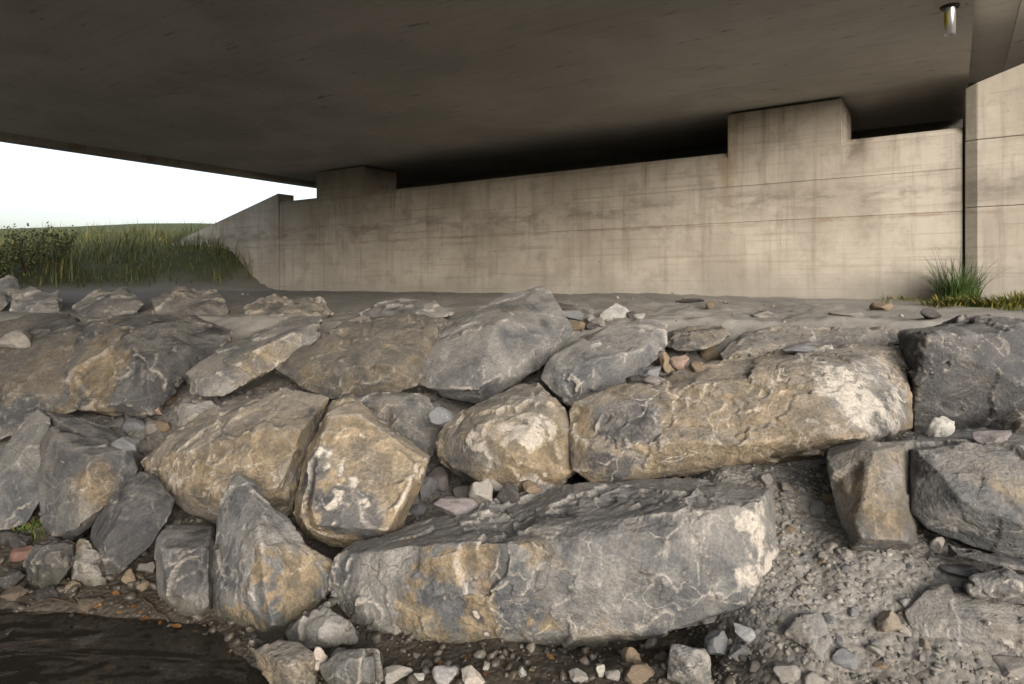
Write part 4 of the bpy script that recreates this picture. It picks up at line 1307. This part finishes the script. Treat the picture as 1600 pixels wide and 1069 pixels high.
def leaf_mesh(seed):
    r = random.Random(seed)
    prof = [(-.5, 0), (-.3, .2), (0, .3), (.25, .2), (.5, 0), (.25, -.2), (0, -.3), (-.3, -.2)]
    bm = bmesh.new()
    c = bm.verts.new((0, 0, .06))
    vs = [bm.verts.new((x, y * r.uniform(.8, 1.2), abs(x) * .18 * r.uniform(-.5, 1) + abs(y) * .3)) for x, y in prof]
    for i in range(8):
        bm.faces.new((c, vs[i], vs[(i + 1) % 8]))
    me = bpy.data.meshes.new('fallen_leaf'); bm.to_mesh(me); bm.free()
    set_col(me, 'tint', np.ones((9, 3)) * r.uniform(.5, 1.3))
    me.materials.append(M['leaf'])
    return me

LM = [leaf_mesh(i) for i in range(5)]
r_ = random.Random(21)
spots = [(195, 945), (210, 950), (188, 960), (225, 975), (180, 930), (240, 955), (165, 968), (205, 930), (250, 985), (150, 950), (130, 965), (275, 990), (300, 1000), (220, 960)]
spots2 = [(690, 1040), (730, 1030), (790, 1036), (860, 1030), (650, 1044), (920, 1028), (760, 1056)]
for grp, lab, ss in (('dead leaves on the left shore', 'orange-brown dead leaf on the dark shore at lower left', spots),
                     ('dead leaves under the massive boulder', 'brown dead leaf on the dark gravel under the massive boulder', spots2)):
    for (a, b) in ss:
        p = hit(a, b)
        if p is None:
            continue
        o = link('fallen_leaf', LM[r_.randrange(5)])
        s = r_.uniform(.03, .06)
        o.scale = (s, s, s)
        o.location = (p.x, p.y, max(p.z, 0.0) + .008)
        o.rotation_euler = (r_.uniform(-.4, .4), r_.uniform(-.4, .4), r_.uniform(0, 6.3))
        tag(o, lab, 'leaf', grp)

def twig(pts, rad, label):
    bm = bmesh.new()
    rings = []
    P3 = [Vector(p) for p in pts]
    for i, p in enumerate(P3):
        t = (P3[min(i + 1, len(P3) - 1)] - P3[max(i - 1, 0)]).normalized()
        a = t.orthogonal().normalized(); b = t.cross(a)
        rr = rad * (1 - .6 * i / len(P3))
        rings.append([bm.verts.new(p + a * rr * math.cos(k * 1.047) + b * rr * math.sin(k * 1.047)) for k in range(6)])
    for x, y in zip(rings[:-1], rings[1:]):
        for k in range(6):
            f = bm.faces.new((x[k], x[(k + 1) % 6], y[(k + 1) % 6], y[k])); f.smooth = True
    bm.faces.new(rings[0][::-1]); bm.faces.new(rings[-1])
    me = bpy.data.meshes.new('twig'); bm.to_mesh(me); bm.free()
    o = link('twig', me, None, M['wood'])
    tag(o, label, 'twig', 'twigs washed up on the shore')

for (a, b, c, d, rad, lab) in ((225, 940, 262, 975, .008, 'straight pale twig sloping down right of the dead leaves'),
                               (60, 935, 150, 955, .006, 'thin twig lying along the left waterline'),
                               (100, 905, 118, 950, .005, 'twig standing on end against the low olive-grey boulder'),
                               (140, 950, 175, 925, .006, 'short twig beside the brown rounded shore stone'),
                               (20, 960, 80, 948, .006, 'twig touching the water at the left edge')):
    p0, p1 = hit(a, b), hit(c, d)
    if p0 is None or p1 is None:
        continue
    n_ = 6
    pts = [(p0.lerp(p1, i / n_)) + Vector((r_.uniform(-.008, .008), r_.uniform(-.008, .008), .014 + r_.uniform(-.004, .01))) for i in range(n_ + 1)]
    twig([tuple(p) for p in pts], rad, lab)

def shrub(label, px, py, depth, h, seed):
    r = random.Random(seed)
    c = P(px, py, depth)
    z0 = float(H(np.array([c[0]]), np.array([c[1]]))[0])
    root = empty('shrub', (c[0], c[1], z0))
    tag(root, label, 'shrub', 'shrubs on the grassy bank')
    bm = bmesh.new()
    tips = []
    for k in range(9):
        a = r.uniform(0, 6.28); l = r.uniform(.1, .42) * h
        p0, p1 = Vector((0, 0, -.03)), Vector((math.cos(a) * l, math.sin(a) * l, h * r.uniform(.5, .95)))
        tips.append((p0, p1))
        q = []
        for t, rr in ((p0, .012), (p0.lerp(p1, .5) + Vector((0, 0, .03)), .008), (p1, .003)):
            q.append([bm.verts.new(t + Vector((math.cos(m * 1.57) * rr, math.sin(m * 1.57) * rr, 0))) for m in range(4)])
        for u_, v_ in zip(q[:-1], q[1:]):
            for m in range(4):
                bm.faces.new((u_[m], u_[(m + 1) % 4], v_[(m + 1) % 4], v_[m]))
    bm_obj('stems', bm, M['wood'], root)
    V, F, C = [], [], []
    for _ in range(700):
        p0, p1 = tips[r.randrange(9)]
        t = r.uniform(.25, 1.05)
        p = p0.lerp(p1, t) + Vector((r.gauss(0, .07), r.gauss(0, .07), r.gauss(0, .06))) * h * 1.3
        d = Vector((r.gauss(0, 1), r.gauss(0, 1), r.gauss(0.2, .7))).normalized()
        w = d.orthogonal().normalized() * r.uniform(.012, .024)
        L = d * r.uniform(.035, .07)
        i = len(V)
        V += [p, p + L * .5 + w, p + L, p + L * .5 - w]
        F.append((i, i + 1, i + 2, i + 3))
        j = r.uniform(.6, 1.4)
        C += [(j, j, j)] * 4
    me = mesh_np('foliage', np.array([v[:] for v in V]), np.array(F), False)
    set_col(me, 'tint', np.array(C))
    link('foliage', me, root, M['grass'])

shrub('leafy green shrub at the very left edge of the bank', -5, 430, 11.5, .75, 1)
shrub('taller leafy shrub second from the left edge', 38, 430, 12.0, .95, 2)
shrub('broad leafy shrub third from the left edge', 85, 430, 12.6, .85, 3)
